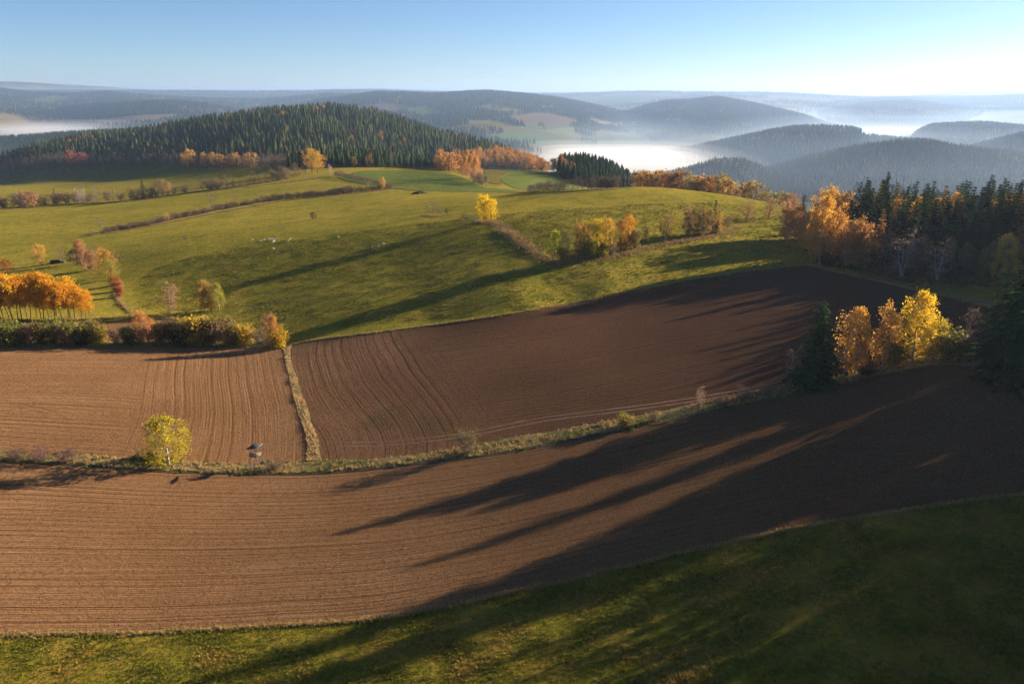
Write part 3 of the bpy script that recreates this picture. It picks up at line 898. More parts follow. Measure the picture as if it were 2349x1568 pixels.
def make_thing(name, T, K, tmat, lmat, label='x', cat='tree'):
    e = bpy.data.objects.new(name, None); e.empty_display_size = .5
    COL.objects.link(e)
    V, F = T.out(); link('trunk', mesh('trunk', V, F, tmat), e)
    if K is not None and K.n:
        V, F = K.out(); link('crown', mesh('crown', V, F, lmat), e)
    return e
PROTO = {}
def proto(key, name, H, builder, tmat, lmat):
    T, K = builder
    e = make_thing(name, T, K, tmat, lmat)
    PROTO.setdefault(key, []).append([e, H, name, False])
for s_ in range(3):
    proto('birch', 'birch_tree', 12, broadleaf(10 + s_, 12, 1, .1, .20, .26, 'oval', 4600, .22, .75, 160, .016, .52, 26), M_BIRCH, M_LEAF)
    proto('birch_multi', 'birch_tree', 12, broadleaf(20 + s_, 12, 3, .16, .2, .30, 'oval', 4600, .22, .7, 200, .015, .5, 26), M_BIRCH, M_LEAF)
    proto('cone_birch', 'birch_tree', 12, broadleaf(30 + s_, 12, 1, .1, .18, .24, 'cone', 3400, .22, .4, 200, .016, .5, 26), M_BIRCH, M_LEAF)
    proto('thin_birch', 'birch_tree', 12, broadleaf(40 + s_, 12, 2, .1, .2, .26, 'oval', 1100, .24, .5, 260, .014, .7, 22), M_BIRCH, M_LEAF)
    proto('aspen', 'aspen_tree', 13, broadleaf(50 + s_, 13, 1, .1, .30, .20, 'oval', 1900, .26, 0, 110, .009, .6, 22), M_BARK, M_LEAF)
    proto('round', 'broadleaf_tree', 10, broadleaf(60 + s_, 10, 1, .1, .14, .40, 'oval', 3200, .22, 0, 140, .02, .62, 26), M_BARK, M_LEAF)
    proto('open', 'broadleaf_tree', 10, broadleaf(70 + s_, 10, 2, .25, .15, .42, 'oval', 1300, .24, 0, 220, .018, .8, 20), M_BARK, M_LEAF)
    proto('bare', 'bare_tree', 10, broadleaf(80 + s_, 10, 2, .22, .18, .36, 'oval', 160, .18, 0, 520, .016, .8, 24), M_TWIG, M_LEAF)
    proto('bare_birch', 'bare_birch_tree', 12, broadleaf(90 + s_, 12, 3, .30, .15, .34, 'top', 500, .22, .25, 420, .014, .7, 24), M_BIRCH, M_LEAF)
    proto('shrub', 'shrub', 4, broadleaf(100 + s_, 4, 6, .42, .10, .36, 'oval', 1700, .20, 0, 200, .014, 1.2, 40), M_BARK, M_LEAF)
    proto('bare_shrub', 'bare_shrub', 4, broadleaf(110 + s_, 4, 7, .42, .08, .34, 'oval', 420, .14, 0, 700, .010, 1.2, 40), M_TWIG, M_LEAF)
    proto('spruce', 'spruce_tree', 20, conifer(120 + s_, 20, .20, 29, 11, 9, 1.35, .04), M_BARK, M_NEEDLE)
    proto('spruce_mid', 'spruce_tree', 18, conifer(130 + s_, 18, .19, 15, 7, 4, 2.0, .05), M_BARK, M_NEEDLE)
    proto('pine', 'pine_tree', 17, conifer(140 + s_, 17, .17, 17, 8, 8, 1.2, .35, .45, pine=True), M_BARK, M_NEEDLE)
    proto('larch', 'larch_tree', 15, conifer(150 + s_, 15, .17, 22, 8, 6, .8, .12, .3), M_BARK, M_LEAF)
proto('spruce_big', 'spruce_tree', 24, conifer(160, 24, .23, 38, 13, 14, 1.25, .02, .5), M_BARK, M_NEEDLE)
proto('spruce_big', 'spruce_tree', 24, conifer(161, 24, .23, 38, 13, 14, 1.25, .02, .5), M_BARK, M_NEEDLE)
proto('dead', 'dead_spruce', 20, (conifer(170, 20, .09, 24, 6, 7, .01, .3)[0], None), M_TWIG, M_LEAF)
# small one-mesh trees for the far rows
def proto1(key, name, H, VF, mat):
    o = link(name, mesh(name, VF[0], VF[1], mat))
    PROTO.setdefault(key, []).append([o, H, name, False])
for s_ in range(3):
    proto1('far_spruce', 'spruce_tree', 16, cone_tree(200 + s_, 16, .27, 8, 7), M_NEEDLE)
    T, K = broadleaf(210 + s_, 12, 1, .1, .15, .26, 'column', 420, .62, .2, 40, .016, .9, 12)
    proto('far_broad', 'broadleaf_tree', 12, (T, K), M_BARK, M_LEAF)
    T, K = broadleaf(220 + s_, 11, 2, .15, .12, .30, 'oval', 150, .35, 0, 500, .014, .9, 16)
    (v1, f1), (v2, f2) = T.out(), K.out()
    proto1('far_bare', 'bare_tree', 11, (np.concatenate([v1, v2]), np.concatenate([f1, f2 + len(v1)])), M_LEAF)

PLACED = []
def place_at(key, x, y, h, color=None, wide=1.0, label=None, cat='tree', group=None, rz=None, tilt=(0, 0), var=None, sink=.15, lightness=True):
    lst = PROTO[key]
    i = int(RNG.integers(len(lst))) if var is None else var % len(lst)
    src, H, nm, used = lst[i]
    z = float(terrain(np.array([x]), np.array([y]))[0]) - sink
    s = h / H
    o = copy_thing(src, (x, y, z), RNG.uniform(0, 2 * PI) if rz is None else rz, (s * wide, s * wide, s), tilt, color)
    o['label'] = label; o['category'] = cat
    if group: o['group'] = group
    PLACED.append((x, y))
    return o
def place(key, px, py, hpx, color=None, wide=1.0, label=None, cat='tree', group=None, tmin=None, **kw):
    x, y, z, t = pick(px, py, tmin)
    return place_at(key, float(x[0]), float(y[0]), hpx * float(t[0]) / FP * 1.03, color, wide, label, cat, group, **kw)

GOLD = (.74, .42, .035); YEL = (.72, .48, .03); ORG = (.58, .26, .035); RUST = (.42, .17, .05); PINK = (.46, .25, .13)
OLIVE = (.23, .18, .055); YGRN = (.42, .42, .04); BRN = (.26, .15, .07); GREY = (.20, .15, .10); DGRN = (.042, .070, .024)
DK = (.035, .045, .02); GRN = (.10, .15, .03); LARCH = (.34, .26, .05); RED = (.36, .10, .03)
G2 = 'shrubs of the hedge behind the left ploughed field'

# --- strip between the fields
place('birch', 388, 1064, 121, (.50, .40, .035), 1.45, 'tall yellow green birch on the grass strip, alone between the two ploughed fields', var=0, tilt=(0, -.1))
place('shrub', 350, 1050, 16, (.12, .2, .03), 1.9, 'low bright green shrub left of the lone yellow green birch', 'shrub')
place('shrub', 310, 1052, 12, (.12, .2, .03), 1.8, 'smallest low green shrub on the grass strip, left of the lone birch', 'shrub')
place('bare_shrub', 38, 1052, 34, (.30, .12, .09), 1.5, 'reddish leafless shrub at the left end of the grass strip', 'shrub')
place('bare_shrub', 92, 1056, 38, (.34, .12, .09), 1.6, 'largest of the reddish shrubs on the grass strip, between two others', 'shrub')
place('bare_shrub', 158, 1060, 36, (.32, .12, .09), 1.7, 'reddish leafless shrub nearest to the lone yellow green birch', 'shrub')
place('bare_shrub', 632, 1078, 26, (.34, .2, .08), 2.0, 'low brown bush just right of the raised wooden hide', 'shrub')
place('bare_shrub', 1072, 1040, 66, (.22, .2, .06), 1.0, 'round leafless grey green bush standing alone on the grass strip', 'shrub', var=0)
place('shrub', 1435, 978, 30, (.36, .28, .07), 1.4, 'pale yellow round bush on the grass strip right of the leafless round bush', 'shrub')
place('bare_shrub', 1497, 966, 24, (.34, .18, .08), 1.3, 'small pinkish bare bush beside the pale yellow round bush', 'shrub')
place('thin_birch', 1606, 936, 58, (.34, .22, .14), .75, 'slender leafless sapling rising from the grass strip', var=1)
place('bare_shrub', 1655, 930, 24, (.2, .12, .07), 1.9, 'low dark bush just right of the leafless sapling', 'shrub')
place('bare_shrub', 1702, 918, 34, (.17, .11, .07), 1.6, 'dark purplish bush on the grass strip before the lone spruce', 'shrub')
place('bare_shrub', 1760, 905, 26, (.2, .13, .07), 1.6, 'small dark bush between the purplish bush and the bare multi stemmed tree', 'shrub')
place('bare', 1815, 892, 92, (.22, .14, .09), .85, 'bare multi stemmed tree at the left foot of the dark lone spruce', var=2)
place('spruce_big', 1868, 886, 200, (.05, .085, .028), 1.4, 'dark spruce standing left of the golden birches at the field corner', var=0)
place('thin_birch', 1935, 866, 168, (.60, .32, .07), .95, 'thin orange birch directly right of the dark lone spruce', var=0)
place('birch', 1960, 862, 172, (.66, .36, .05), .62, 'narrow orange birch second from the dark lone spruce', var=1)
place('birch_multi', 2025, 848, 162, (.62, .34, .07), .72, 'broad orange birch between the narrow birches and the brightest yellow one', var=1)
place('birch', 2092, 832, 172, YEL, 1.0, 'tallest bright yellow birch of the row at the field corner', var=2)
place('shrub', 2055, 842, 60, (.3, .22, .05), 1.0, 'brown undergrowth bush below the brightest yellow birch', 'shrub')
place('round', 2140, 826, 90, (.52, .40, .05), .9, 'small yellow tree right of the tallest yellow birch', var=0)
place('shrub', 2175, 826, 66, (.24, .22, .06), 1.3, 'olive bush between the small yellow tree and the corner spruces', 'shrub')
place('bare_shrub', 2205, 822, 62, (.30, .18, .10), 1.3, 'pinkish brown twiggy bush beside the corner spruces', 'shrub')
place('bare', 2215, 800, 100, (.28, .18, .10), .8, 'bare grey tree behind the twiggy bush left of the corner spruces', var=1)
place('shrub', 1985, 862, 30, (.2, .14, .05), 1.6, 'low brown bush under the orange birches', 'shrub')

# --- hedge behind the left field
for i, (x, h, c, kk) in enumerate([(-40,52,OLIVE,'shrub'),(8,50,OLIVE,'shrub'),(38,52,(.24,.25,.05),'shrub'),(70,50,BRN,'bare_shrub'),(96,54,OLIVE,'shrub'),(128,52,(.22,.22,.05),'shrub'),(152,50,BRN,'bare_shrub'),
        (178,56,(.26,.24,.05),'shrub'),(205,52,OLIVE,'shrub'),(232,44,(.36,.28,.05),'shrub'),(268,36,BRN,'bare_shrub'),(298,38,(.14,.18,.04),'shrub'),(322,34,BRN,'bare_shrub'),
        (372,46,OLIVE,'shrub'),(398,54,BRN,'shrub'),(425,58,OLIVE,'shrub'),(448,62,(.50,.36,.05),'shrub'),(470,54,BRN,'shrub'),(492,58,(.28,.2,.07),'shrub'),(515,56,(.34,.2,.08),'bare_shrub'),(538,46,OLIVE,'shrub'),(562,46,(.52,.36,.05),'shrub'),(50,44,GRN,'shrub'),(412,40,DK,'shrub'),(190,40,DK,'shrub')]):
    nice = {448: 'bush with a yellow top near the middle of the right hedge half', 562: 'golden yellow bush at the right end of the dense hedge', 298: 'small dark green bush in the gap of the dense hedge', 232: 'yellowish bush at the right end of the left hedge half'}
    place(kk, x, 790 + RNG.uniform(-3, 3), h * RNG.uniform(.95, 1.1), c, RNG.uniform(.95, 1.25), nice.get(x, f'{CN(c)} shrub {seg(x, -40, 575)} the dense hedge behind the left ploughed field'), 'shrub', None if x in nice else G2)
place('birch_multi', 345, 788, 92, (.56, .26, .07), .9, 'orange birch with bare white limbs rising out of the dense hedge', tilt=(0, -.2), var=2)
place('thin_birch', 618, 796, 90, (.50, .24, .10), 1.0, 'pinkish birch with white limbs at the right end of the dense hedge', tilt=(0, -.12), var=0)
place('cone_birch', 632, 795, 78, (.56, .32, .05), 1.1, 'orange yellow birch leaning at the corner of the ploughed fields', tilt=(0, -.08), var=1)
place('shrub', 640, 798, 40, (.60, .42, .03), 1.2, 'bright yellow bush at the foot of the corner birches', 'shrub')
place('bare_shrub', 597, 790, 40, (.28, .19, .14), 1.0, 'grey leafless shrub left of the corner birches', 'shrub')
# --- aspen grove
k = 0
for x in np.linspace(-60, 205, 27):
    h = float(np.interp(x, [-60, 30, 110, 150, 185, 205], [104, 106, 98, 92, 74, 55])) * RNG.uniform(.92, 1.08)
    c = [GOLD, (.74, .37, .03), (.68, .33, .03)][k % 3]
    place('aspen', x + RNG.uniform(-4, 4), 733 + RNG.uniform(-7, 2), h, c, RNG.uniform(1.0, 1.3), 'golden orange aspen with bare pale trunk in the grove at the left edge', 'tree', 'aspens of the golden grove', tilt=(RNG.normal(0, .03), -.08 + RNG.normal(0, .05) - .14 * (x < 40)))
    k += 1
place('round', 17, 627, 29, RED, 1.2, 'small round dark red tree above the golden aspen grove', var=0)
# --- single trees of the meadow
place('thin_birch', 392, 718, 78, (.50, .26, .12), .95, 'pinkish birch leaning left on a bent white trunk in the meadow', tilt=(0, -.17), var=1)
place('birch', 472, 712, 74, (.44, .28, .06), 1.05, 'brownish yellow birch left of its olive neighbour in the meadow', var=0)
place('birch_multi', 484, 712, 70, (.40, .28, .05), .8, 'birch squeezed between two others in the meadow', var=1)
place('birch', 504, 712, 66, (.36, .32, .05), .95, 'olive yellow birch, rightmost of the three meadow birches', var=2, tilt=(0, -.08))
place('birch_multi', 95, 609, 54, (.60, .38, .06), 1.0, 'yellow birch standing beside the log pile', var=2)
place('bare', 145, 602, 38, GREY, .9, 'thin leafless tree behind the log pile', var=0)
place('round', 170, 604, 30, (.06, .05, .025), 1.3, 'dark round bush right of the log pile', var=1)
place('cone_birch', 196, 622, 74, (.50, .26, .13), 1.1, 'tall pinkish birch with pointed top left of the rounded orange tree', var=0)
place('birch_multi', 212, 618, 50, (.42, .22, .10), 1.0, 'lower brown birch tucked behind the tall pinkish birch', var=0)
place('bare', 223, 598, 42, GREY, .8, 'thin leafless tree behind the rounded orange tree', var=2)
place('round', 243, 634, 62, (.58, .32, .06), .95, 'rounded orange tree at the edge of the meadow', var=2)
place('round', 256, 640, 42, (.40, .36, .04), 1.1, 'yellow green tree low in front of the rounded orange tree', var=1)
place('bare', 268, 632, 52, (.34, .2, .13), .9, 'pinkish leafless tree right of the rounded orange tree', var=1)
place('bare', 232, 532, 36, (.34, .27, .18), .7, 'pale leafless tree at the left end of the middle hedgerow', var=1)
place('bare', 209, 542, 22, (.3, .18, .14), .9, 'small pinkish tree left of the pale leafless tree', var=2)
place('shrub', 266, 655, 24, RUST, 1.0, 'upper rusty red bush beside the winding path', 'shrub')
place('shrub', 271, 668, 24, (.50, .2, .06), 1.1, 'middle rusty orange bush beside the winding path', 'shrub')
place('shrub', 275, 681, 26, (.46, .18, .06), .9, 'lowest rusty bush where the winding path starts', 'shrub')
place('round', 719, 503, 15, (.13, .10, .05), 1.3, 'tiny dark round tree alone on the open meadow', var=0)
place('bare_shrub', 424, 549, 8, (.34, .18, .1), 1.4, 'tiny bush on the fence line of the open meadow', 'shrub')
for i, (x, h) in enumerate([(980, 26), (993, 34), (1005, 26)]):
    place('bare', x, 494, h, (.30, .2, .14), .9, ['left', 'tallest, middle', 'right'][i] + ' leafless tree of the clump left of the bright yellow tree')
place('round', 1024, 491, 12, (.08, .1, .03), .8, 'tiny dark green tree right of the leafless clump', var=1)
place('round', 1110, 508, 56, (.80, .55, .02), .95, 'brightest yellow tree on the hill crest, its left crown', var=0)
place('round', 1128, 508, 48, (.80, .55, .02), .95, 'right hand crown of the bright yellow pair on the hill crest', var=2)
# --- row on the slope
for (x, y, h, key, c, wd, lb) in [
    (1272, 598, 72, 'cone_birch', YGRN, 1.15, 'lime green tree at the left end of the row on the slope'),
    (1291, 600, 32, 'shrub', (.55, .32, .05), .9, 'small orange bush right of the lime green tree'),
    (1306, 598, 70, 'bare_birch', (.30, .24, .08), .6, 'thin greyish tree between the lime green and the orange crowns'),
    (1328, 596, 82, 'round', (.50, .28, .06), .62, 'brownish orange tree left of the yellow crowns in the slope row'),
    (1350, 592, 78, 'round', (.46, .36, .04), .62, 'olive yellow tree in the middle of the slope row'),
    (1370, 590, 82, 'round', (.66, .46, .03), .6, 'bright yellow tree in the middle of the slope row'),
    (1390, 586, 78, 'round', (.60, .34, .04), .6, 'orange yellow tree right of the bright yellow crowns on the slope'),
    (1342, 593, 40, 'shrub', (.22, .24, .05), 1.0, 'green undergrowth bush below the slope row'),
    (1382, 588, 36, 'shrub', (.42, .36, .05), 1.0, 'yellow undergrowth bush below the slope row'),
    (1404, 584, 40, 'bare_shrub', (.24, .2, .08), 1.0, 'thin bush in the gap before the separate orange tree'),
    (1424, 576, 68, 'round', (.58, .30, .05), .62, 'left half of the separate orange pair in the slope row'),
    (1440, 574, 72, 'round', (.66, .32, .03), .62, 'right half of the separate orange pair in the slope row'),
    (1456, 570, 44, 'shrub', (.20, .18, .05), .8, 'dark olive bush right of the separate orange pair'),
    (1483, 560, 40, 'open', (.16, .14, .05), .7, 'thin olive grey tree, smaller of two between the orange pair and the tall brown group'),
    (1527, 552, 54, 'round', (.26, .19, .06), .8, 'olive brown tree, larger of two before the tall brown group'),
    (1582, 542, 74, 'birch_multi', (.34, .2, .07), .95, 'tall brown tree left in the group under the dark spruce'),
    (1606, 540, 68, 'birch_multi', (.32, .2, .07), .9, 'brown tree in the middle of the group under the dark spruce'),
    (1625, 538, 60, 'birch', (.34, .22, .07), .8, 'brown birch touching the orange larch'),
    (1637, 536, 78, 'spruce_mid', DK, .8, 'dark spruce whose tip stands above the orange larch'),
    (1647, 534, 66, 'larch', (.52, .27, .06), 1.1, 'orange cone shaped larch in front of the dark spruce tip'),
    (1668, 524, 32, 'open', (.22, .14, .07), .9, 'small grey brown tree right of the orange larch'),
    (1713, 508, 46, 'open', (.34, .19, .08), 1.1, 'brown spreading tree alone on the dome edge'),
    (1762, 500, 42, 'open', (.30, .18, .08), 1.2, 'bare spreading tree right of the brown one on the dome edge')]:
    place(key, x, y, h, c, wd, lb, 'shrub' if 'shrub' in key else 'tree', var=x % 3)
# --- wood edge on the right
W1 = [
    (1805, 553, 100, 'birch_multi', (.48, .24, .10), .75, 'pinkish orange birch at the left end of the right hand wood'),
    (1822, 552, 84, 'birch', (.46, .24, .09), .8, 'orange birch second from the left end of the right hand wood'),
    (1835, 545, 96, 'pine', DK, .5, 'thin dark pine between the orange birches of the wood edge'),
    (1880, 606, 158, 'birch', (.62, .33, .05), .85, 'tall orange birch at the near corner of the right hand wood'),
    (1866, 600, 120, 'cone_birch', (.60, .34, .05), .9, 'lower orange birch at the near corner of the right hand wood'),
    (1905, 602, 130, 'birch_multi', (.56, .27, .05), .8, 'orange birch right of the tallest corner birch'),
    (1918, 600, 84, 'spruce_mid', DK, .6, 'small dark spruce hidden among orange birches'),
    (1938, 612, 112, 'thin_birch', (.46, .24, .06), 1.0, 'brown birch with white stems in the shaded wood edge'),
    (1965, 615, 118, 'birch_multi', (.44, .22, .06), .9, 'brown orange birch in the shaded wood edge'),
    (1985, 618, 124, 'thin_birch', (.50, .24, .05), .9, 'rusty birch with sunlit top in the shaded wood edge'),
    (1915, 560, 108, 'round', (.60, .32, .07), .9, 'rounded orange crown behind the corner birches'),
    (1890, 555, 112, 'round', (.60, .34, .07), .8, 'yellow orange crown behind the corner birches'),
    (2068, 634, 104, 'bare_birch', (.44, .24, .14), 1.25, 'large bare birch with forked white trunk in front of the dark spruces'),
    (2150, 642, 92, 'bare_birch', (.36, .22, .12), 1.0, 'second bare white stemmed birch right of the large forked one'),
    (2185, 640, 92, 'spruce_mid', (.06, .08, .03), .6, 'small green spruce beside the second bare birch'),
    (2215, 640, 56, 'bare', GREY, .8, 'thin grey tree in the misty gap of the wood edge'),
    (2250, 640, 44, 'open', (.30, .26, .07), .9, 'low olive tree in the misty gap of the wood edge'),
    (2300, 640, 108, 'birch', (.62, .42, .06), .95, 'yellow birch glowing above the corner spruces'),
    (2335, 600, 96, 'birch_multi', (.58, .28, .07), .8, 'orange birch at the right edge above the corner spruces'),
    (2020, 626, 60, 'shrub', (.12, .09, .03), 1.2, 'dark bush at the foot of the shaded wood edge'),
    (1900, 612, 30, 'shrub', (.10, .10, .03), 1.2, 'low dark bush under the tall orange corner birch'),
    (2110, 636, 34, 'shrub', (.16, .10, .04), 1.5, 'low brown bush between the two bare birches'),
]
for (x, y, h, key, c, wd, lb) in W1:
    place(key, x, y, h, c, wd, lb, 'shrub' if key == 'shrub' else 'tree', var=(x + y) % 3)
for (x, y, h, key, wd, lb) in [
    (1935, 560, 118, 'pine', 1.0, 'broad pine left of the tallest thin spruce'),
    (1958, 556, 132, 'pine', .8, 'brown tipped pine with a bare leader'),
    (1985, 555, 112, 'pine', 1.1, 'dark pine between two taller conifers of the wood'),
    (2018, 550, 150, 'spruce', .75, 'tallest narrow spruce left of the dead spruces'),
    (2005, 570, 120, 'pine', 1.1, 'bushy pine below the tallest narrow spruce'),
    (2040, 548, 150, 'dead', .8, 'left one of the two dead leafless spruces'),
    (2056, 546, 142, 'dead', .8, 'right one of the two dead leafless spruces'),
    (2105, 575, 148, 'spruce', 1.1, 'broad dark spruce with pointed top right of the dead spruces'),
    (2085, 585, 118, 'spruce', 1.1, 'spruce left below the broad pointed one'),
    (2130, 580, 118, 'spruce', 1.0, 'spruce right below the broad pointed one'),
    (2160, 575, 108, 'spruce', .9, 'lower spruce between the pointed one and the bushy pine'),
    (2190, 570, 116, 'pine', 1.2, 'bushy dark pine in the middle of the right hand spruces'),
    (2215, 560, 112, 'spruce', .8, 'slim spruce left of the tallest right hand spruce'),
    (2247, 575, 166, 'spruce', 1.0, 'tallest spruce near the right edge'),
    (2280, 565, 150, 'spruce', .8, 'tall slim spruce right of the tallest right edge spruce'),
    (2297, 555, 130, 'spruce', .7, 'narrow spruce behind two taller ones near the right edge'),
    (2318, 570, 152, 'spruce', .9, 'second tall spruce from the right edge'),
    (2348, 560, 120, 'spruce', 1.0, 'spruce cut by the right edge above the yellow birch'),
    (2040, 600, 100, 'spruce', 1.1, 'dark spruce behind the large forked bare birch'),
    (2075, 598, 92, 'spruce', 1.2, 'low dark spruce filling the shade behind the forked birch'),
    (2110, 600, 90, 'spruce', 1.1, 'dark spruce above the gap between the bare birches'),
    (2150, 600, 84, 'spruce', 1.1, 'dark spruce behind the second bare birch'),
    (2200, 600, 80, 'pine', 1.1, 'dark pine above the misty gap'),
    (2240, 600, 84, 'spruce', 1.1, 'spruce left behind the yellow birch at the right edge'),
    (2280, 595, 90, 'spruce', 1.1, 'spruce directly behind the yellow birch at the right edge')]:
    place(key, x, y, h * 1.02, (.04, .055, .022) if key == 'pine' else DGRN, wd, lb, 'tree', var=(x * 7 + y) % 3)
for (x, y, h) in [(1915, 545, 90), (2045, 545, 90), (2065, 540, 86), (2100, 545, 94), (2140, 545, 92), (2180, 540, 100), (2260, 550, 90), (2300, 540, 96)]:
    place('birch', x, y, h, (.60, .34, .07), .9, 'orange birch showing between the conifers of the right hand wood', 'tree', 'orange birches inside the right hand wood')
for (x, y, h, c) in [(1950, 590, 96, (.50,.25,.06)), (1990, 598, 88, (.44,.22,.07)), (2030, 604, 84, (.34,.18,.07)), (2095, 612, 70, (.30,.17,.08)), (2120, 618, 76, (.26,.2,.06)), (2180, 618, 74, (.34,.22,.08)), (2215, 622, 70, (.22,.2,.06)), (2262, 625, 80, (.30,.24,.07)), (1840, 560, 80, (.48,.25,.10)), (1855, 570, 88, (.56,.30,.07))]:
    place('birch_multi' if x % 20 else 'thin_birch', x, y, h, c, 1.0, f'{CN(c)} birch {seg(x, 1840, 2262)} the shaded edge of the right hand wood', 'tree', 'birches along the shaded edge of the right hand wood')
# --- corner spruces
for i, (px, py, h, wd, lb) in enumerate([(2312, 868, 285, 1.3, 'big dark spruce, leftmost of those at the right corner'), (2372, 885, 330, 1.3, 'big dark spruce cut by the right edge of the picture'),
                   (2285, 815, 215, 1.1, 'dark spruce behind the leftmost corner spruce')]):
    place('spruce_big', px, py, h, DGRN, wd, lb, 'tree', var=i)
# the rest of that wood, uphill beyond the right edge: its shade lies over the fields

# --- trees beyond the dome
i = 0
for x in np.arange(1462, 1850, 8.5):
    ridge = np.interp(x, [1460, 1500, 1600, 1700, 1850], [428, 430, 438, 455, 500])
    key = ['far_broad', 'far_broad', 'round', 'far_broad', 'birch'][i % 5]
    con = x > 1690 and i % 2
    c = [(.44, .23, .06), (.36, .22, .07), (.42, .25, .07), (.28, .20, .07), (.26, .22, .06), (.34, .17, .07)][int(RNG.integers(6))]
    gx = float(u_of(x, 430)); dist = RNG.uniform(545, 600)
    top = np.interp(x, [1460, 1520, 1600, 1700, 1760, 1850], [392, 392, 400, 412, 430, 448]) + RNG.uniform(-6, 8)
    a, b, c_ = ray(x, top)
    ztop = CAM_Z + float(c_ / b) * dist
    X, Y = gx * dist, dist
    zg = float(terrain(np.array([X]), np.array([Y]))[0])
    h = max(8, min(24, ztop - zg))
    if con: place_at('larch', X, Y, h, (.26, .22, .05), .9, f'yellow green larch {seg(x, 1462, 1850)} the row behind the grassy dome', 'tree', 'larches behind the grassy dome')
    else: place_at(key, X, Y, h, c, RNG.uniform(.9, 1.2), f'{CN(c)} autumn tree {seg(x, 1462, 1850)} the row behind the grassy dome', 'tree', 'autumn trees behind the grassy dome')
    i += 1
for x in np.arange(1215, 1480, 11):
    place('bare_shrub' if x < 1300 or x > 1380 else 'bare', x, np.interp(x, [1215, 1300, 1480], [440, 437, 426]) , np.interp(x, [1215, 1320, 1380, 1480], [20, 30, 28, 22]) * RNG.uniform(.8, 1.1), (.17, .13, .07), 1.2, f'dark leafless bush {seg(x, 1215, 1480)} the hedge left of the grassy dome', 'shrub', 'bushes of the hedge left of the grassy dome', tmin=400)
# --- upper hedgerow (0,480) to (750,400)
H1 = [(0,481),(130,470),(300,460),(450,440),(600,423),(700,404),(760,402)]
def on(P, x): return float(np.interp(x, [p[0] for p in P], [p[1] for p in P]))
for x in np.arange(-20, 700, 9.0):
    kk = 'far_bare' if RNG.random() < .75 else 'bare_shrub'
    place(kk, x + RNG.uniform(-4, 4), on(H1, x) - RNG.uniform(0, 3), np.interp(x, [0, 250, 330, 450, 700], [26, 22, 20, 20, 26]) * RNG.uniform(.75, 1.35), [(.28, .2, .13), (.24, .17, .11), (.30, .2, .1)][int(RNG.integers(3))], RNG.uniform(1.1, 1.6), f'leafless greyish tree {seg(x, -20, 700)} the upper hedgerow', 'tree', 'leafless trees of the upper hedgerow')
for (x, dy, h, key, c, wd, lb) in [
    (62, 0, 42, 'birch_multi', (.54, .32, .10), 1.1, 'left one of the two orange birches in the upper hedgerow'), (78, 0, 40, 'birch_multi', (.52, .28, .12), 1.0, 'right one of the two orange birches in the upper hedgerow'),
    (128, -4, 36, 'spruce_mid', (.05, .09, .03), .9, 'small green spruce in the upper hedgerow left of the white stemmed birches'), (182, 0, 36, 'thin_birch', (.45, .36, .3), .9, 'left white stemmed bare birch in the upper hedgerow'),
    (192, 0, 36, 'thin_birch', (.45, .36, .3), .8, 'right white stemmed bare birch in the upper hedgerow'), (218, 0, 36, 'far_bare', (.34, .26, .18), 1.2, 'round topped bare tree right of the white stemmed birches'),
    (330, -2, 42, 'spruce_mid', (.045, .07, .028), 1.5, 'broad dark spruce in the upper hedgerow, its top sunlit'), (372, 0, 34, 'round', (.34, .24, .14), 1.0, 'pinkish round tree right of the broad dark spruce'),
    (386, 0, 28, 'round', (.46, .30, .10), .9, 'orange tinted tree right of the pinkish round one'),
    (700, -6, 40, 'bare', (.34, .22, .12), 1.1, 'brownish bare tree left of the big yellow willow'), (716, -8, 48, 'round', (.64, .38, .06), 1.0, 'big yellow orange tree at the end of the upper hedgerow'), (728, -6, 40, 'round', (.62, .38, .06), .9, 'smaller yellow tree attached right of the big yellow orange one'),
    (758, 0, 27, 'thin_birch', (.56, .34, .24), .9, 'small pink birch right of the big yellow orange tree')]:
    place(key, x, on(H1, x) + dy, h, c, wd, lb)
H2 = [(205,541),(330,520),(490,485),(560,472),(640,458),(760,448),(900,433)]
for x in np.arange(238, 905, 7.5):
    hh = np.interp(x, [238, 400, 560, 640, 900], [13, 13, 11, 15, 13]) * RNG.uniform(.7, 1.3)
    place('bare_shrub', x, on(H2, x) - RNG.uniform(0, 1.5), hh, [(.20, .10, .07), (.22, .15, .08), (.16, .12, .06)][int(RNG.integers(3))], RNG.uniform(1.1, 1.7), f'low dark leafless shrub {seg(x, 238, 905)} the middle hedgerow', 'shrub', 'low shrubs of the middle hedgerow')
for (x, h, key, c, wd, lb) in [
    (489, 46, 'bare', (.26, .19, .12), .8, 'taller of two leafless trees on the middle hedgerow'), (541, 34, 'bare', (.26, .19, .12), .6, 'shorter slim leafless tree on the middle hedgerow'),
    (383, 20, 'round', (.50, .36, .12), .8, 'small pale orange tree on the middle hedgerow'), (362, 20, 'bare', (.26, .2, .12), .9, 'thin bare tree left of the small pale orange one'),
    (788, 20, 'bare', (.26, .18, .12), 1.1, 'bare round tree on the right part of the middle hedgerow'), (877, 31, 'birch_multi', (.60, .36, .08), .9, 'orange tree at the right end of the middle hedgerow'),
    (868, 22, 'bare', (.34, .22, .12), 1.0, 'pinkish bare tree leaning on the orange tree at the right end of the middle hedgerow'),
    (845, 22, 'open', (.34, .30, .10), .8, 'small yellowish tree left of the orange tree on the middle hedgerow'), (740, 16, 'open', (.36, .26, .12), 1.2, 'small tan bush on the right part of the middle hedgerow'),
    (932, 14, 'bare', (.30, .2, .16), 1.2, 'small bare bush right of the orange tree'), (954, 14, 'bare', (.32, .22, .16), .9, 'small bare tree near the dark heap')]:
    place(key, x, on(H2, x) if x < 905 else 432, h, c, wd, lb)
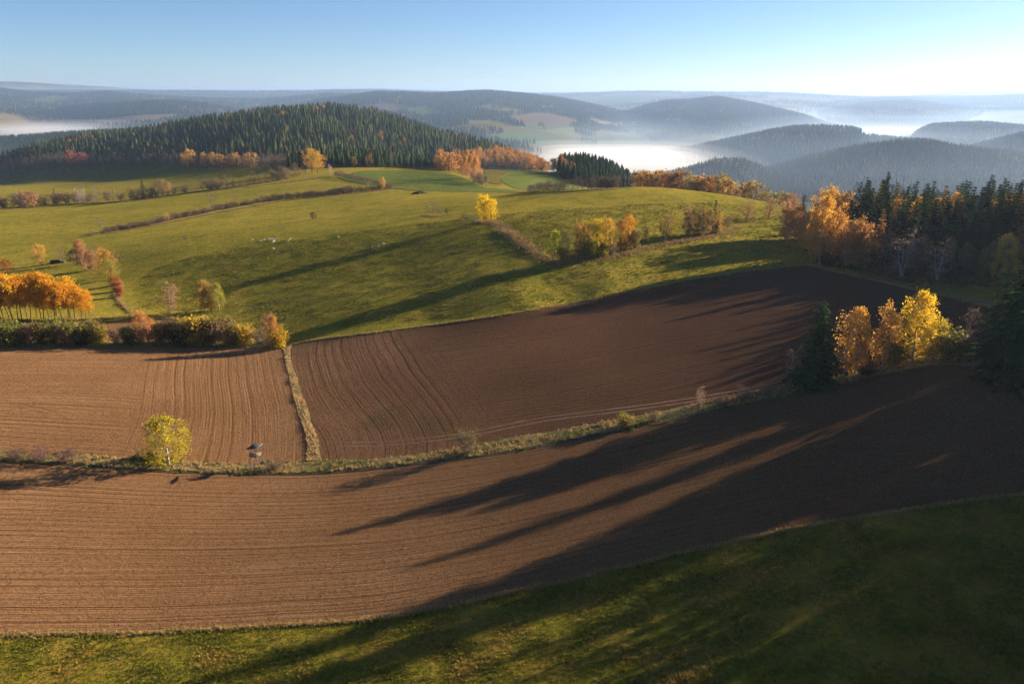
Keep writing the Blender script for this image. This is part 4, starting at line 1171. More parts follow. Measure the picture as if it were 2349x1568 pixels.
for x in np.arange(770, 870, 9):
    place('bare_shrub', x, on([(770, 404), (870, 424)], x), RNG.uniform(9, 15), (.24, .16, .1), 1.5, 'leafless bush in the short hedge running down from the big yellow tree', 'shrub', 'bushes of the short hedge below the big yellow tree')

# ------------------------------------------------------------------ woods
BASE = [(-300,410),(0,401),(60,392),(130,384),(400,386),(560,388),(660,390),(760,386),(900,384),(1000,389),(1040,396),(1090,388),(1180,388),(1240,394),(1300,396)]
pxs = lambda x, y, z: project(x, y, z)
def cand(k, n, u0, u1, y0, y1):
    u = RNG.uniform(u0, u1, n); y = np.sqrt(RNG.uniform(y0 ** 2, y1 ** 2, n))
    return u * y, y
def thin(x, y, d):
    """keep points at least about d apart"""
    key = {}
    keep = []
    for i in range(len(x)):
        c = (int(x[i] // d), int(y[i] // d))
        ok = True
        for a in (-1, 0, 1):
            for b in (-1, 0, 1):
                for j in key.get((c[0] + a, c[1] + b), ()):
                    if (x[i] - x[j]) ** 2 + (y[i] - y[j]) ** 2 < d * d * .6: ok = False; break
                if not ok: break
            if not ok: break
        if ok: key.setdefault(c, []).append(i); keep.append(i)
    return np.array(keep, int)

def gn_scatter(name, P, scale, tint, protos, label, cat, kind='stuff', zscale=None):
    me = bpy.data.meshes.new(name)
    me.vertices.add(len(P)); me.vertices.foreach_set('co', np.asarray(P, np.float32).ravel())
    fattr(me, 'size', scale); fattr(me, 'turn', RNG.uniform(0, 6.28, len(P)))
    fattr(me, 'tall', scale if zscale is None else zscale)
    cattr(me, 'tint', tint)
    pick_ = me.attributes.new('which', 'INT', 'POINT'); pick_.data.foreach_set('value', RNG.integers(0, len(protos), len(P)).astype(np.int32))
    o = link(name, me); tag(o, label, cat, kind=kind)
    ng = bpy.data.node_groups.new(name, 'GeometryNodeTree')
    ng.interface.new_socket('Geometry', in_out='INPUT', socket_type='NodeSocketGeometry')
    ng.interface.new_socket('Geometry', in_out='OUTPUT', socket_type='NodeSocketGeometry')
    n = ng.nodes; L = ng.links
    gi = n.new('NodeGroupInput'); go = n.new('NodeGroupOutput')
    g2 = n.new('GeometryNodeGeometryToInstance')
    for p in protos[::-1]:
        oi = n.new('GeometryNodeObjectInfo'); oi.inputs['Object'].default_value = p
        L.new(oi.outputs['Geometry'], g2.inputs[0])
    ip = n.new('GeometryNodeInstanceOnPoints')
    def na(nm, ty):
        a = n.new('GeometryNodeInputNamedAttribute'); a.data_type = ty; a.inputs['Name'].default_value = nm
        return a.outputs['Attribute']
    ip.inputs['Pick Instance'].default_value = True
    L.new(gi.outputs[0], ip.inputs['Points']); L.new(g2.outputs[0], ip.inputs['Instance'])
    L.new(na('which', 'INT'), ip.inputs['Instance Index'])
    cr = n.new('ShaderNodeCombineXYZ'); L.new(na('turn', 'FLOAT'), cr.inputs[2]); L.new(cr.outputs[0], ip.inputs['Rotation'])
    cs = n.new('ShaderNodeCombineXYZ'); s_ = na('size', 'FLOAT'); L.new(s_, cs.inputs[0]); L.new(s_, cs.inputs[1]); L.new(na('tall', 'FLOAT'), cs.inputs[2])
    L.new(cs.outputs[0], ip.inputs['Scale'])
    L.new(ip.outputs[0], go.inputs[0])
    o.modifiers.new('scatter', 'NODES').node_group = ng
    return o
def pobj(name, VF, mat=None):
    return bpy.data.objects.new(name, mesh(name, VF[0], VF[1], mat or M_LEAF_I))
S_MID = [pobj('spruce', cone_tree(300 + i, 16, .27, 8, 7)) for i in range(4)]
S_NEAR = []
for i in range(4):
    T, K = conifer(340 + i, 16, .19, 17, 7, 4, 1.7, .05)
    (v1, f1), (v2, f2) = T.out(), K.out()
    S_NEAR.append(pobj('spruce', (np.concatenate([v1, v2]), np.concatenate([f1, f2 + len(v1)]))))
S_FAR = [pobj('spruce', cone_tree(310 + i, 16, .24, 4, 4)) for i in range(3)]
B_MID = []
for i in range(3):
    T, K = broadleaf(320 + i, 12, 1, .1, .2, .24, 'column', 240, .75, .2, 0, .016, .9, 12)
    B_MID.append(pobj('broadleaf', K.out()))
B_BARE = []
for i in range(2):
    T, K = broadleaf(326 + i, 12, 1, .1, .2, .22, 'oval', 90, .4, .0, 260, .012, .9, 14)
    (v1, f1), (v2, f2) = T.out(), K.out()
    B_BARE.append(pobj('bare', (np.concatenate([v1, v2]), np.concatenate([f1, f2 + len(v1)]))))
B_FAR = [pobj('broadleaf', puff_tree(330 + i)) for i in range(3)]
def tints(n, base, var=.35, mixin=None, frac=0.):
    c = np.array(base)[None] * RNG.uniform(1 - var, 1 + var, (n, 1)) * RNG.uniform(.92, 1.08, (n, 3))
    if mixin is not None:
        m = RNG.random(n) < frac; c[m] = np.array(mixin) * RNG.uniform(.7, 1.2, (m.sum(), 1))
    return c
# main hill
x, y = cand('main', 60000, -.66, .16, 880, 1800)
z, w_, names = terrain(x, y, True)
px, py, ax = project(x, y, z)
base_y = np.interp(px, [p[0] for p in BASE], [p[1] for p in BASE])
crest = np.interp(x / y, _hd['main'][0], _hd['main'][2])
ok = (py < base_y) & (y < crest + 160) & (px < 1292)
x, y, z, px, py, base_y = (v[ok] for v in (x, y, z, px, py, base_y))
i = thin(x, y, 6.8); x, y, z, px, py, base_y = (v[i] for v in (x, y, z, px, py, base_y))
edge = base_y - py
nz = vnoise(x, y, 45, 2)
right = smooth(960, 1060, px) * (edge < 26) + smooth(1120, 1200, px) * (RNG.random(len(x)) < .75)
leftb = (edge < 16) & (px < 660) & (px > -50)
autumn = (right > .4) | ((nz > .86) & (RNG.random(len(x)) < .12)) 
bare_ = leftb & ~autumn
spr = ~(autumn | bare_)
# individuals: the front row conifers, largest in the view
idx = np.where(spr)[0]
front = idx[np.argsort(-(1 / np.hypot(x[idx], y[idx])) * ((px[idx] > -5) & (px[idx] < 2355)))][:170]
hgt = RNG.uniform(10, 20, len(x)) * (.85 + .3 * vnoise(x, y, 55, 61))
for j in front:
    o = place_at('far_spruce', x[j], y[j], hgt[j], tuple(np.array(DGRN) * RNG.uniform(.7, 1.4)), 1.0, f'dark spruce {seg(px[j], 0, 1100)} the front rows of the wooded hill', 'tree', 'spruces in the front rows of the wooded hill')
rest = np.setdiff1d(idx, front)
P = np.column_stack([x, y, z - .3])
nzs = (vnoise(x, y, 70, 9) - .5)
tt_ = tints(len(x), (.060, .082, .028), .6, (.13, .12, .035), .18) * (1 + .7 * nzs[:, None])
gn_scatter('spruce_forest', P[rest], hgt[rest] / 16, tt_[rest], S_MID, 'dense dark spruce forest covering the long hill', 'forest')
au = np.where(autumn)[0]
vis = au[(px[au] > 980) & (px[au] < 1300) & (edge[au] < 40)]
vis = vis[:110]
aucol = [ORG, (.50, .27, .07), (.44, .22, .08), (.55, .30, .06)]
for j in vis:
    ac_ = aucol[int(RNG.integers(4))]
    place_at('far_broad', x[j], y[j], RNG.uniform(12, 18), ac_, RNG.uniform(.8, 1.1), f'{CN(ac_)} autumn tree {seg(px[j], 980, 1300)} the right foot of the wooded hill', 'tree', 'orange trees at the right foot of the wooded hill')
au = np.setdiff1d(au, vis)
gn_scatter('autumn_trees', P[au], RNG.uniform(.9, 1.4, len(au)), tints(len(au), (.42, .23, .06), .3), B_MID, 'orange and brown trees mixed into the spruce hill', 'forest')
ba = np.where(bare_)[0]
gn_scatter('bare_wood', P[ba], RNG.uniform(.9, 1.25, len(ba)), tints(len(ba), (.17, .13, .095), .25), B_BARE, 'leafless grey wood along the left foot of the hill', 'forest')
for (X_, h, c, key, lb) in [(438, 38, (.60, .36, .07), 'round', 'tall orange yellow tree at the left foot of the wooded hill'), (426, 24, (.50, .3, .1), 'round', 'small orange tree left of the tall orange yellow one at the hill foot'),
        (165, 34, (.40, .14, .07), 'round', 'reddish tree at the left end of the wooded hill'), (190, 30, (.36, .13, .07), 'round', 'second reddish tree at the left end of the wooded hill'),
        (738, 28, (.42, .2, .09), 'round', 'rust coloured tree above the big yellow tree at the hill foot'), (815, 24, (.42, .26, .1), 'open', 'left one of two small orange trees before the dark hill forest'), (845, 28, (.48, .28, .1), 'open', 'right one of two small orange trees before the dark hill forest'),
        (902, 34, (.30, .22, .16), 'bare', 'pale bare tree before the dark hill forest')]:
    place(key, X_, on(BASE, X_) - 1, h, c, 1.0, lb, tmin=700)
for X_ in np.arange(468, 592, 7.5):
    place('far_broad', X_, on(BASE, X_) - RNG.uniform(0, 5), RNG.uniform(24, 34), [(.52, .33, .12), (.48, .27, .08)][int(X_) % 2], .9, 'pale orange topped tree in the row at the left foot of the wooded hill', 'tree', 'pale orange trees at the left foot of the wooded hill', tmin=700)
# orange peninsula between the green fields
for (X_, Y_, h) in [(1050,398,40),(1060,404,42),(1068,408,50),(1078,412,58),(1088,416,56),(1072,400,56),(1084,404,60),(1094,410,54),(1040,394,42),(1022,392,42),(1010,390,44),(1030,394,34)]:
    place('cone_birch' if h > 45 else 'far_broad', X_, Y_, h, [(.54, .28, .09), (.48, .25, .10)][h % 2], .95, 'orange birch of the tongue of trees between the green fields', 'tree', 'birches of the tongue between the green fields', tmin=500)
for (X_, Y_, h) in [(1098, 422, 28), (1106, 425, 26), (1090, 420, 26)]:
    place('bare_shrub', X_, Y_, h, (.30, .19, .12), 1.1, 'brown leafless bush at the tip of the orange tongue of trees', 'shrub', 'bushes at the tip of the orange tongue of trees', tmin=500)
# dark hill behind the dome
x, y = cand('dark', 16000, .03, .19, 700, 1120)
z, w_, names = terrain(x, y, True)
ok = (hill_h('dark', x, y) > z - 8) & (y < 1080)
x, y, z = x[ok], y[ok], z[ok]; px, py, ax = project(x, y, z)
ok = (px > 1282) | (py < 385); x, y, z, px, py = (v[ok] for v in (x, y, z, px, py))
i = thin(x, y, 5.6); x, y, z = x[i], y[i], z[i]
gn_scatter('spruce_forest', np.column_stack([x, y, z - .3]), RNG.uniform(.8, 1.15, len(x)), tints(len(x), (.034, .055, .022), .3), S_MID, 'dark spruce wood falling steeply towards the fog', 'forest')
for (X_, h) in [(1296, 40), (1312, 34)]:
    place('birch_multi', X_, 402, h, (.44, .26, .12), 1.0, 'pinkish autumn tree against the dark steep wood' if h == 40 else 'smaller autumn tree on the edge of the dark steep wood', tmin=700)
# slope behind the dome on the right, down to the valley
x, y = cand('b', 12000, .18, .62, 560, 1000)
z, w_, names = terrain(x, y, True); px, py, ax = project(x, y, z)
ok = (x > 130); x, y, z = x[ok], y[ok], z[ok]
i = thin(x, y, 6.5); x, y, z = x[i], y[i], z[i]
mxd = tints(len(x), (.035, .055, .022), .3, (.26, .2, .05), .3)
gn_scatter('mixed_wood', np.column_stack([x, y, z - .3]), RNG.uniform(.75, 1.05, len(x)), mxd, S_NEAR, 'mixed spruce and larch wood on the slope below the grassy dome', 'forest')
# inner part of the right hand wood
x, y = cand('c', 9000, .30, .80, 296, 560)
z, w_, names = terrain(x, y, True); px, py, ax = project(x, y, z)
ok = (px > 1975) & (py < np.interp(px, [1975, 2040, 2349, 2500], [575, 606, 612, 620])); x, y, z = x[ok], y[ok], z[ok]
i = thin(x, y, 8.0); x, y, z = x[i], y[i], z[i]
gn_scatter('spruce_wood', np.column_stack([x, y, z - .3]), RNG.uniform(1.0, 1.55, len(x)), tints(len(x), (.042, .066, .024), .4, (.4, .22, .06), .16), S_NEAR, 'inner spruces of the right hand wood', 'forest')
# small fields lying open on the far hills
FAR = [([(850,240),(905,238),(940,250),(900,262),(860,252),(850,240)], M_FARBROWN), ([(935,248),(980,246),(1020,262),(985,268),(940,262),(935,248)], M_FARGREEN),
       ([(1165,268),(1240,260),(1300,270),(1330,282),(1260,290),(1190,284),(1165,268)], M_FARBROWN), ([(1190,285),(1260,291),(1320,284),(1300,292),(1230,298),(1190,285)], M_FARGREEN),
       ([(1120,312),(1180,304),(1240,314),(1290,326),(1200,330),(1120,322),(1120,312)], M_FARGREEN), ([(1330,318),(1400,310),(1480,320),(1430,330),(1350,328),(1330,318)], M_FARGREEN),
       ([(210,276),(300,266),(400,263),(420,268),(330,282),(240,288),(210,276)], M_FARTAN), ([(60,232),(120,222),(160,226),(110,240),(60,232)], M_FARGREEN),
       ([(1350,238),(1420,222),(1480,222),(1440,236),(1380,248),(1350,238)], M_FARGREEN), ([(1960,306),(2030,306),(2080,312),(2010,318),(1960,306)], M_FARGREEN),
       ([(2320,352),(2400,345),(2400,362),(2320,352)], M_FARGREEN), ([(1335,272),(1420,286),(1440,294),(1370,286),(1335,272)], M_FARTAN)]
FAR_FIELDS = [(ground_curve(P, 5, tmin=1500), M) for P, M in FAR]

# the woods uphill beyond the right edge: their shade lies over the fields
for (k0, f0, y0, y1, wdt, dd, lb) in [(.72, 12, 66, 235, 80, 8.0, 'spruce wood uphill beyond the right edge, shading the lower field'), (.61, 20, 262, 352, 190, 6.0, 'spruce wood east of the fields, shading the upper field')]:
    y = RNG.uniform(y0, y1, 6000); x = k0 * y + f0 + RNG.uniform(0, wdt, 6000)
    i = thin(x, y, dd); x, y = x[i], y[i]
    gn_scatter('spruce_wood', np.column_stack([x, y, terrain(x, y) - .3]), RNG.uniform(1.1, 1.5, len(x)) * (1.3 if k0 < .7 else 1), tints(len(x), (.03, .048, .018), .3), S_NEAR, lb, 'forest')
# distant hills
def hill_wood(key, n, spacing, far, front, back, prob, tint=(.034, .052, .024), aut=.12, label='', size=(.8, 1.1), nscale=260):
    us, zs, ds = _hd[key][:3]
    x, y = cand(key, n, us[0] - .02, us[-1] + .02, ds.min() - front, ds.max() + back)
    z, w_, names = terrain(x, y, True)
    D = np.interp(x / y, us, ds)
    ok = (hill_h(key, x, y) > z - 14) & (y > D - front) & (y < D + back)
    x, y, z, D = x[ok], y[ok], z[ok], D[ok]
    nearcrest = 1 - np.abs(y - D) / (front + 1)
    v = vnoise(x, y, nscale, 21) * .6 + vnoise(x, y, nscale * .4, 22) * .4
    ok = v < prob + .5 * np.clip(nearcrest - .5, 0, .5)
    x, y, z, v = x[ok], y[ok], z[ok], v[ok]
    if len(x) == 0: return
    keep = np.ones(len(x), bool)
    for W, M in FAR_FIELDS: keep &= ~inside(np.column_stack([x, y]), W)
    x, y, z, v = x[keep], y[keep], z[keep], v[keep]
    i = thin(x, y, spacing); x, y, z, v = x[i], y[i], z[i], v[i]
    am = vnoise(x, y, 120, 33) * .6 + RNG.random(len(x)) * .4
    con = am < 1 - aut * 1.6
    P = np.column_stack([x, y, z - .5]); tt = tints(len(x), tint, .3)
    sc_ = RNG.uniform(*size, len(x)) * (spacing / 6.5) ** .35
    gn_scatter('forest_hill', P[con], sc_[con], tt[con], S_FAR if far else S_MID, label, 'forest')
    if (~con).any():
        gn_scatter('autumn_wood', P[~con], sc_[~con] * .9, tints((~con).sum(), (.26, .16, .07), .3), B_FAR, label.replace('conifer', 'autumn'), 'forest')
hill_wood('west', 16000, 6.5, False, 700, 250, 1.2, aut=.06, label='bluish conifer wood at the left behind the hill', size=(.75, 1))
hill_wood('east_a', 26000, 6.5, False, 700, 200, 1.2, aut=.10, label='conifer hill at the right, nearest of the misty ridges', size=(.65, .9))
hill_wood('knoll', 12000, 6.5, False, 500, 200, 1.2, aut=.12, label='small conifer knoll left of the nearest misty ridge', size=(.65, .85))
hill_wood('east_b', 26000, 7.5, True, 650, 200, .95, aut=.10, label='conifer ridge rising from the fog right of the centre', size=(.7, .95))
hill_wood('east_c', 14000, 7.5, True, 600, 200, 1.2, aut=.06, label='conifer ridge at the right edge above the mist', size=(.7, .95))
hill_wood('east_d', 12000, 7.0, True, 600, 200, 1.1, aut=.10, label='conifer slope at the right edge behind the nearest ridge', size=(.7, .95))
hill_wood('centre', 60000, 11, True, 2000, 300, .62, aut=.12, label='long conifer hill in the centre distance', size=(.8, 1.1))
hill_wood('mid_e', 30000, 10, True, 1300, 300, .8, aut=.12, label='rounded conifer hill above the fog on the right', size=(.8, 1.1))
hill_wood('west_b', 34000, 10, True, 1500, 300, .85, aut=.16, label='conifer hill above the left fog bank', size=(.8, 1.1))
hill_wood('west_c', 30000, 13, True, 1900, 400, .6, aut=.16, label='conifer woods of the far left uplands', size=(.8, 1.1), nscale=420)
hill_wood('mound_c', 8000, 9, True, 500, 200, .9, aut=.12, label='dark conifer patch between misty fields', size=(.7, 1))
hill_wood('east_e', 24000, 13, True, 1500, 300, .8, aut=.12, label='misty conifer hill in the right distance', size=(.8, 1.1))
hill_wood('east_f', 24000, 15, True, 1500, 300, .7, aut=.12, label='pale conifer range in the right distance', size=(.8, 1.1), nscale=420)
hill_wood('plateau', 40000, 17, True, 2400, 500, .55, aut=.15, label='conifer woods along the horizon', size=(.8, 1.1), nscale=600)

for W, M in FAR_FIELDS:
    try:
        s_ = max(12, np.ptp(W[:, 0]) / 25)
        sheet('distant_field', W, s_, M, 1.2 + s_ * .02)
    except Exception as ex: print('far field', ex)

# ------------------------------------------------------------------ built things and animals
def box(g, c, s, rot=None):
    c = np.array(c, float); s = np.array(s, float) / 2
    V = np.array([[x, y, z] for x in (-1, 1) for y in (-1, 1) for z in (-1, 1)]) * s
    if rot is not None: V = V @ np.array(rot.to_matrix()).T
    F = np.array([[0, 1, 3, 2], [4, 6, 7, 5], [0, 4, 5, 1], [2, 3, 7, 6], [0, 2, 6, 4], [1, 5, 7, 3]])
    g.add(V + c, F)
def piece(name, parent, mat, *boxes):
    g = Geo()
    for b in boxes: box(g, *b)
    V, F = g.out(); return link(name, mesh(name, V, F, mat), parent)
def pole(name, parent, mat, a, b, r=.06):
    V, F = tube([a, (np.array(a) + np.array(b)) / 2, b], [r * 1.35, r * 1.35, r * 1.2], 6)
    return link(name, mesh(name, V, F, mat), parent)
from mathutils import Euler
def hide(px, py, hpx, label, rz, tmin=None):
    x, y, z, t = pick(px, py, tmin); h = 1.12 * hpx * float(t[0]) / FP
    e = link('raised_hide', None, loc=(float(x[0]), float(y[0]), float(z[0]) - .05))
    e.rotation_euler = (0, 0, rz); s = h / 5.8; e.scale = (s, s, s)
    tag(e, label, 'hunting stand')
    # ladder legs
    for yy in (-.35, .35): pole('leg', e, M_WOOD, (-1.0, yy, -.1), (-.75, yy, 3.6), .07)
    for i in range(9): pole('rung', e, M_WOOD, (-1.0 + .025 * i, -.42, .35 + .36 * i), (-1.0 + .025 * i, .42, .35 + .36 * i), .035)
    for yy in (-.75, .75): pole('leg', e, M_WOOD, (2.1, yy * 1.3, -.1), (.45, yy, 3.5), .07)
    pole('brace', e, M_WOOD, (-.9, -.4, 1.6), (1.3, -.95, 1.9), .045)
    piece('floor', e, M_WOOD, ((0, 0, 3.35), (1.7, 1.8, .08)))
    for i in range(2): piece('side_board', e, M_WOOD, ((.86, 0, 3.55 + i * .22), (.04, 1.8, .17)))
    for i in range(4): piece('side_board', e, M_WOOD, ((0, -.92, 3.55 + i * .22), (1.7, .04, .17)))
    for i in range(2): piece('rail', e, M_WOOD, ((0, .92, 3.7 + i * .4), (1.7, .05, .1)))
    for xx in (-.8, .8):
        for yy in (-.86, .86): pole('post', e, M_WOOD, (xx, yy, 3.3), (xx, yy, 5.25 + .12 * xx), .05)
    piece('bench', e, M_WOOD, ((.4, 0, 3.85), (.35, 1.6, .05)))
    piece('roof', e, M_ROOF, ((0, 0, 5.36), (2.5, 2.5, .09), Euler((0, R(-12), 0))))
    piece('roof_edge', e, M_WOOD, ((1.27, 0, 5.60), (.05, 2.5, .14), Euler((0, R(-12), 0))))
    return e
hide(589, 1077, 57, 'raised wooden hide on poles with a dark flat roof, on the grass strip', R(-15))
hide(1116, 428, 17, 'tiny distant hide at the tip of the orange tongue of trees', R(40), 500)

# log pile
x, y, z, t = pick(133, 603)
lp = link('log_pile', None, loc=(float(x[0]), float(y[0]), float(z[0]))); lp.rotation_euler = (0, 0, R(12))
tag(lp, 'low dark pile of logs beside the yellow birch', 'log pile')
V, F = tube([(0, -1.2, 0), (0, 0, 0), (0, 1.2, 0)], [.2, .21, .19], 8)
F2 = [tuple(f) for f in F.tolist()] + [tuple(range(7, -1, -1)), tuple(range(16, 24))]
lm = mesh('log', V, F2, M_BARK)
for row in range(5):
    for i in range(17 - row - (row > 2) * 3):
        o = link('log', lm, lp, (-3.6 + i * .43 + row * .21, RNG.uniform(-.1, .1), .2 + row * .36))
        o.scale = (1, 1, 1); o.rotation_euler = (RNG.uniform(-.03, .03), RNG.uniform(0, 6), RNG.uniform(-.04, .04))
# dark heap
def mound(px, py, wd, dp, ht, mat, name, label, cat, tmin=None):
    x, y, z, t = pick(px, py, tmin)
    n, m = 28, 9; V = []; F = []
    for j in range(m):
        f = j / (m - 1)
        for i in range(n):
            a = 2 * PI * i / n
            r = (1 - f) * (1 + .16 * math.sin(3 * a + 1) + .1 * math.sin(7 * a) + RNG.uniform(-.05, .05))
            V.append((math.cos(a) * r * wd / 2, math.sin(a) * r * dp / 2, -.3 + (ht + .3) * (1 - (1 - f) ** 2.2) * (1 + RNG.uniform(-.12, .12))))
    for j in range(m - 1):
        for i in range(n): F.append((j * n + i, j * n + (i + 1) % n, (j + 1) * n + (i + 1) % n, (j + 1) * n + i))
    o = link(name, mesh(name, np.array(V), np.array(F), mat, smooth_=True), None, (float(x[0]), float(y[0]), float(z[0])))
    return tag(o, label, cat)
M_HEAP = plain_mat('dark_manure', (.03, .022, .016), (.055, .04, .025), 1.2, bump=.2)
mound(962, 444, 12, 8, 1.6, M_HEAP, 'manure_heap', 'dark low heap on the meadow below the long hedge line', 'heap', 450)

# sheep: one continuous skinned body
def sheep_mesh():
    me = bpy.data.meshes.new('sheep')
    V = [(0, 0, .62), (.22, 0, .64), (.42, 0, .66), (-.25, 0, .63), (-.45, 0, .60), (.56, 0, .78), (.68, 0, .88), (.80, 0, .84), (.90, 0, .78),
         (.36, .13, .38), (.37, .13, .20), (.37, .13, .02), (.36, -.13, .38), (.37, -.13, .20), (.37, -.13, .02),
         (-.38, .13, .38), (-.42, .13, .20), (-.40, .13, .02), (-.38, -.13, .38), (-.42, -.13, .20), (-.40, -.13, .02), (-.56, 0, .52), (.66, .11, .93), (.66, -.11, .93)]
    E = [(0, 1), (1, 2), (0, 3), (3, 4), (2, 5), (5, 6), (6, 7), (7, 8), (2, 9), (9, 10), (10, 11), (2, 12), (12, 13), (13, 14), (4, 15), (15, 16), (16, 17), (4, 18), (18, 19), (19, 20), (4, 21), (6, 22), (6, 23)]
    Rd = [.27, .27, .22, .27, .22, .13, .11, .09, .06, .09, .05, .045, .09, .05, .045, .10, .05, .045, .10, .05, .045, .04, .03, .03]
    me.from_pydata(V, E, []); me.update()
    o = bpy.data.objects.new('sheep', me); COL.objects.link(o)
    m = o.modifiers.new('skin', 'SKIN')
    for i, r in enumerate(Rd): me.skin_vertices[0].data[i].radius = (r, r)
    me.skin_vertices[0].data[0].use_root = True
    o.modifiers.new('sub', 'SUBSURF').levels = 1
    dg = bpy.context.evaluated_depsgraph_get(); dg.update()
    nm = bpy.data.meshes.new_from_object(o.evaluated_get(dg))
    bpy.data.objects.remove(o)
    nm.materials.clear(); nm.materials.append(M_WOOL); nm.materials.append(M_BROWNHIDE)
    return nm
try:
    bpy.ops.mesh  # noqa
    sm = sheep_mesh()
except Exception as ex:
    print('sheep', ex); sm = None
if sm is None or len(sm.polygons) < 20: print('SHEEP EMPTY')
brown = sm.copy()
ci = [1 if (p.center.x > .60 or (-.1 < p.center.x < .2)) else 0 for p in brown.polygons]
brown.polygons.foreach_set('material_index', ci)
SHEEP = [(240,402,0,'leftmost white sheep of the flock on the meadow'), (540,440,0,'small white sheep second from the left of the flock'), (650,400,1,'brown and white sheep third from the left of the flock'), (820,372,1,'brown and white sheep at the rear of the dense part of the flock'),
         (855,402,0,'pale sheep in the middle of the dense part of the flock'), (920,385,1,'dark spotted sheep in the dense part of the flock'), (965,395,0,'white sheep squeezed in the dense part of the flock'), (1030,372,1,'spotted sheep at the right of the dense part of the flock'),
         (1135,378,1,'dark and white sheep standing right of the dense flock'), (1020,425,1,'spotted sheep at the front of the dense flock'), (993,465,0,'white sheep nearest the camera in the dense flock'), (1540,390,1,'middle one of the three sheep right of the flock'),
         (1608,360,0,'rearmost one of the three sheep right of the flock'), (1500,445,1,'nearest one of the three sheep right of the flock'), (1000,720,0,'single white sheep below the flock on the darker slope')]
pts_s = [((600 + a / 14.68) * .9396, (560 + b / 14.68) * .9396, k, l) for a, b, k, l in SHEEP]
pts_s += [(777, 545, 0, 'single white sheep between the flock and the bright yellow tree'), (880, 561, 0, 'rightmost white sheep on the slope below the crest'), (868, 566, 0, 'middle white sheep of three far right on the slope'), (854, 570, 0, 'left white sheep of three far right on the slope')]
for (a, b, k_, lb) in pts_s:
    x, y, z, t = pick(a, b)
    o = link('sheep', brown if k_ else sm, None, (float(x[0]), float(y[0]), float(z[0])))
    o.rotation_euler = (0, 0, RNG.uniform(-.8, .8) + (PI if RNG.random() < .3 else 0)); s_ = RNG.uniform(.8, 1.0); o.scale = (s_, s_, s_)
    tag(o, lb, 'sheep', 'sheep grazing on the meadow')

# wind turbine on the far range, barn on a far slope
x, y, z, t = pick(2294, 209, 3000)
wt = link('wind_turbine', None, loc=(float(x[0]), float(y[0]), float(z[0]))); tag(wt, 'faint wind turbine on the pale range at the right horizon', 'wind turbine')
pole('tower', wt, M_METAL, (0, 0, -2), (0, 0, 62), 2.6); piece('nacelle', wt, M_METAL, ((0, -2, 63), (4, 9, 4)))
for a in (15, 135, 255):
    pole('blade', wt, M_METAL, (0, -6, 63), (math.sin(R(a)) * 30, -6, 63 + math.cos(R(a)) * 30), 1.0)
x, y, z, t = pick(1412, 248, 2000)
bn = link('barn', None, loc=(float(x[0]), float(y[0]), float(z[0]))); bn.rotation_euler = (0, 0, R(20)); tag(bn, 'small brown barn on a far slope beyond the fog', 'barn')
piece('wall', bn, M_WOOD, ((0, 0, 2.5), (18, 8, 7)))
g = Geo(); g.add([(-10, -5, 5.8), (10, -5, 5.8), (10, 0, 10), (-10, 0, 10), (10, 5, 5.8), (-10, 5, 5.8)], [[0, 1, 2, 3], [3, 2, 4, 5]])
V, F = g.out(); link('roof', mesh('roof', V, F, plain_mat('red_brown_tiles', (.22, .08, .05), (.16, .06, .04), .5)), bn)

# ------------------------------------------------------------------ grass tufts
def tuft(seed, n=11, h=.8, spread=.35, wd=.05):
    g = np.random.default_rng(seed)
    a = g.uniform(0, 2 * PI, n); r = g.uniform(0, spread * .4, n); L = h * g.uniform(.5, 1.1, n)
    B = np.stack([np.cos(a) * r, np.sin(a) * r, np.full(n, -.05)], 1)
    Tp = B + np.stack([np.cos(a) * spread * g.uniform(.3, 1, n), np.sin(a) * spread * g.uniform(.3, 1, n), L], 1)
    s = np.stack([-np.sin(a), np.cos(a), 0 * a], 1) * wd
    V = np.stack([B - s, B + s, Tp], 1).reshape(-1, 3)
    return V, (np.arange(n) * 3)[:, None] + np.arange(3)[None]
TUFT = [pobj('tuft', tuft(400 + i)) for i in range(4)]
LOW = [pobj('tuft', tuft(410 + i, 12, .32, .4, .045)) for i in range(3)]
HERB = []
for i in range(2):
    g_ = np.random.default_rng(420 + i); C_ = g_.normal(0, .35, (40, 3)) * [1, 1, .4] + [0, 0, .3]; C_[:, 2] = np.abs(C_[:, 2])
    HERB.append(pobj('herb', leaves(g_, C_, .28)))
def scatter_in(poly, n):
    mn, mx = poly.min(0), poly.max(0)
    P = RNG.uniform(mn, mx, (n, 2)); return P[inside(P, poly)]
def along(W, n, sd):
    W = resample(W, 1.0); i = RNG.integers(0, len(W), n)
    return W[i] + RNG.normal(0, sd, (n, 2))
def grass(name, P, sc_lo, sc_hi, tint, protos, label, cat='grass', patch=None, var=.25, second=None, frac=0, lift=.0):
    z = terrain(P[:, 0], P[:, 1]) + lift
    s = RNG.uniform(sc_lo, sc_hi, len(P))
    if patch: s = s * (.5 + 1.0 * vnoise(P[:, 0], P[:, 1], patch, 3))
    c = tints(len(P), tint, var)
    if second is not None:
        m = vnoise(P[:, 0], P[:, 1], 5, 8) * .7 + RNG.random(len(P)) * .3 < frac
        c[m] = np.array(second) * RNG.uniform(.7, 1.2, (m.sum(), 1))
    return gn_scatter(name, np.column_stack([P, z]), s, c, protos, label, cat)
vg = np.vstack([g_hul, g_hur, g_hlo[::-1]])
P = scatter_in(vg, 60000)
P = P[RNG.random(len(P)) < .5]
grass('dry_grass', P, .5, 1.15, (.48, .34, .15), TUFT, 'tall dry grass on the strip between the ploughed fields', patch=7, second=(.16, .20, .04), frac=.36, lift=.1)
P = scatter_in(np.vstack([g_dl, g_dr[::-1]]), 16000)
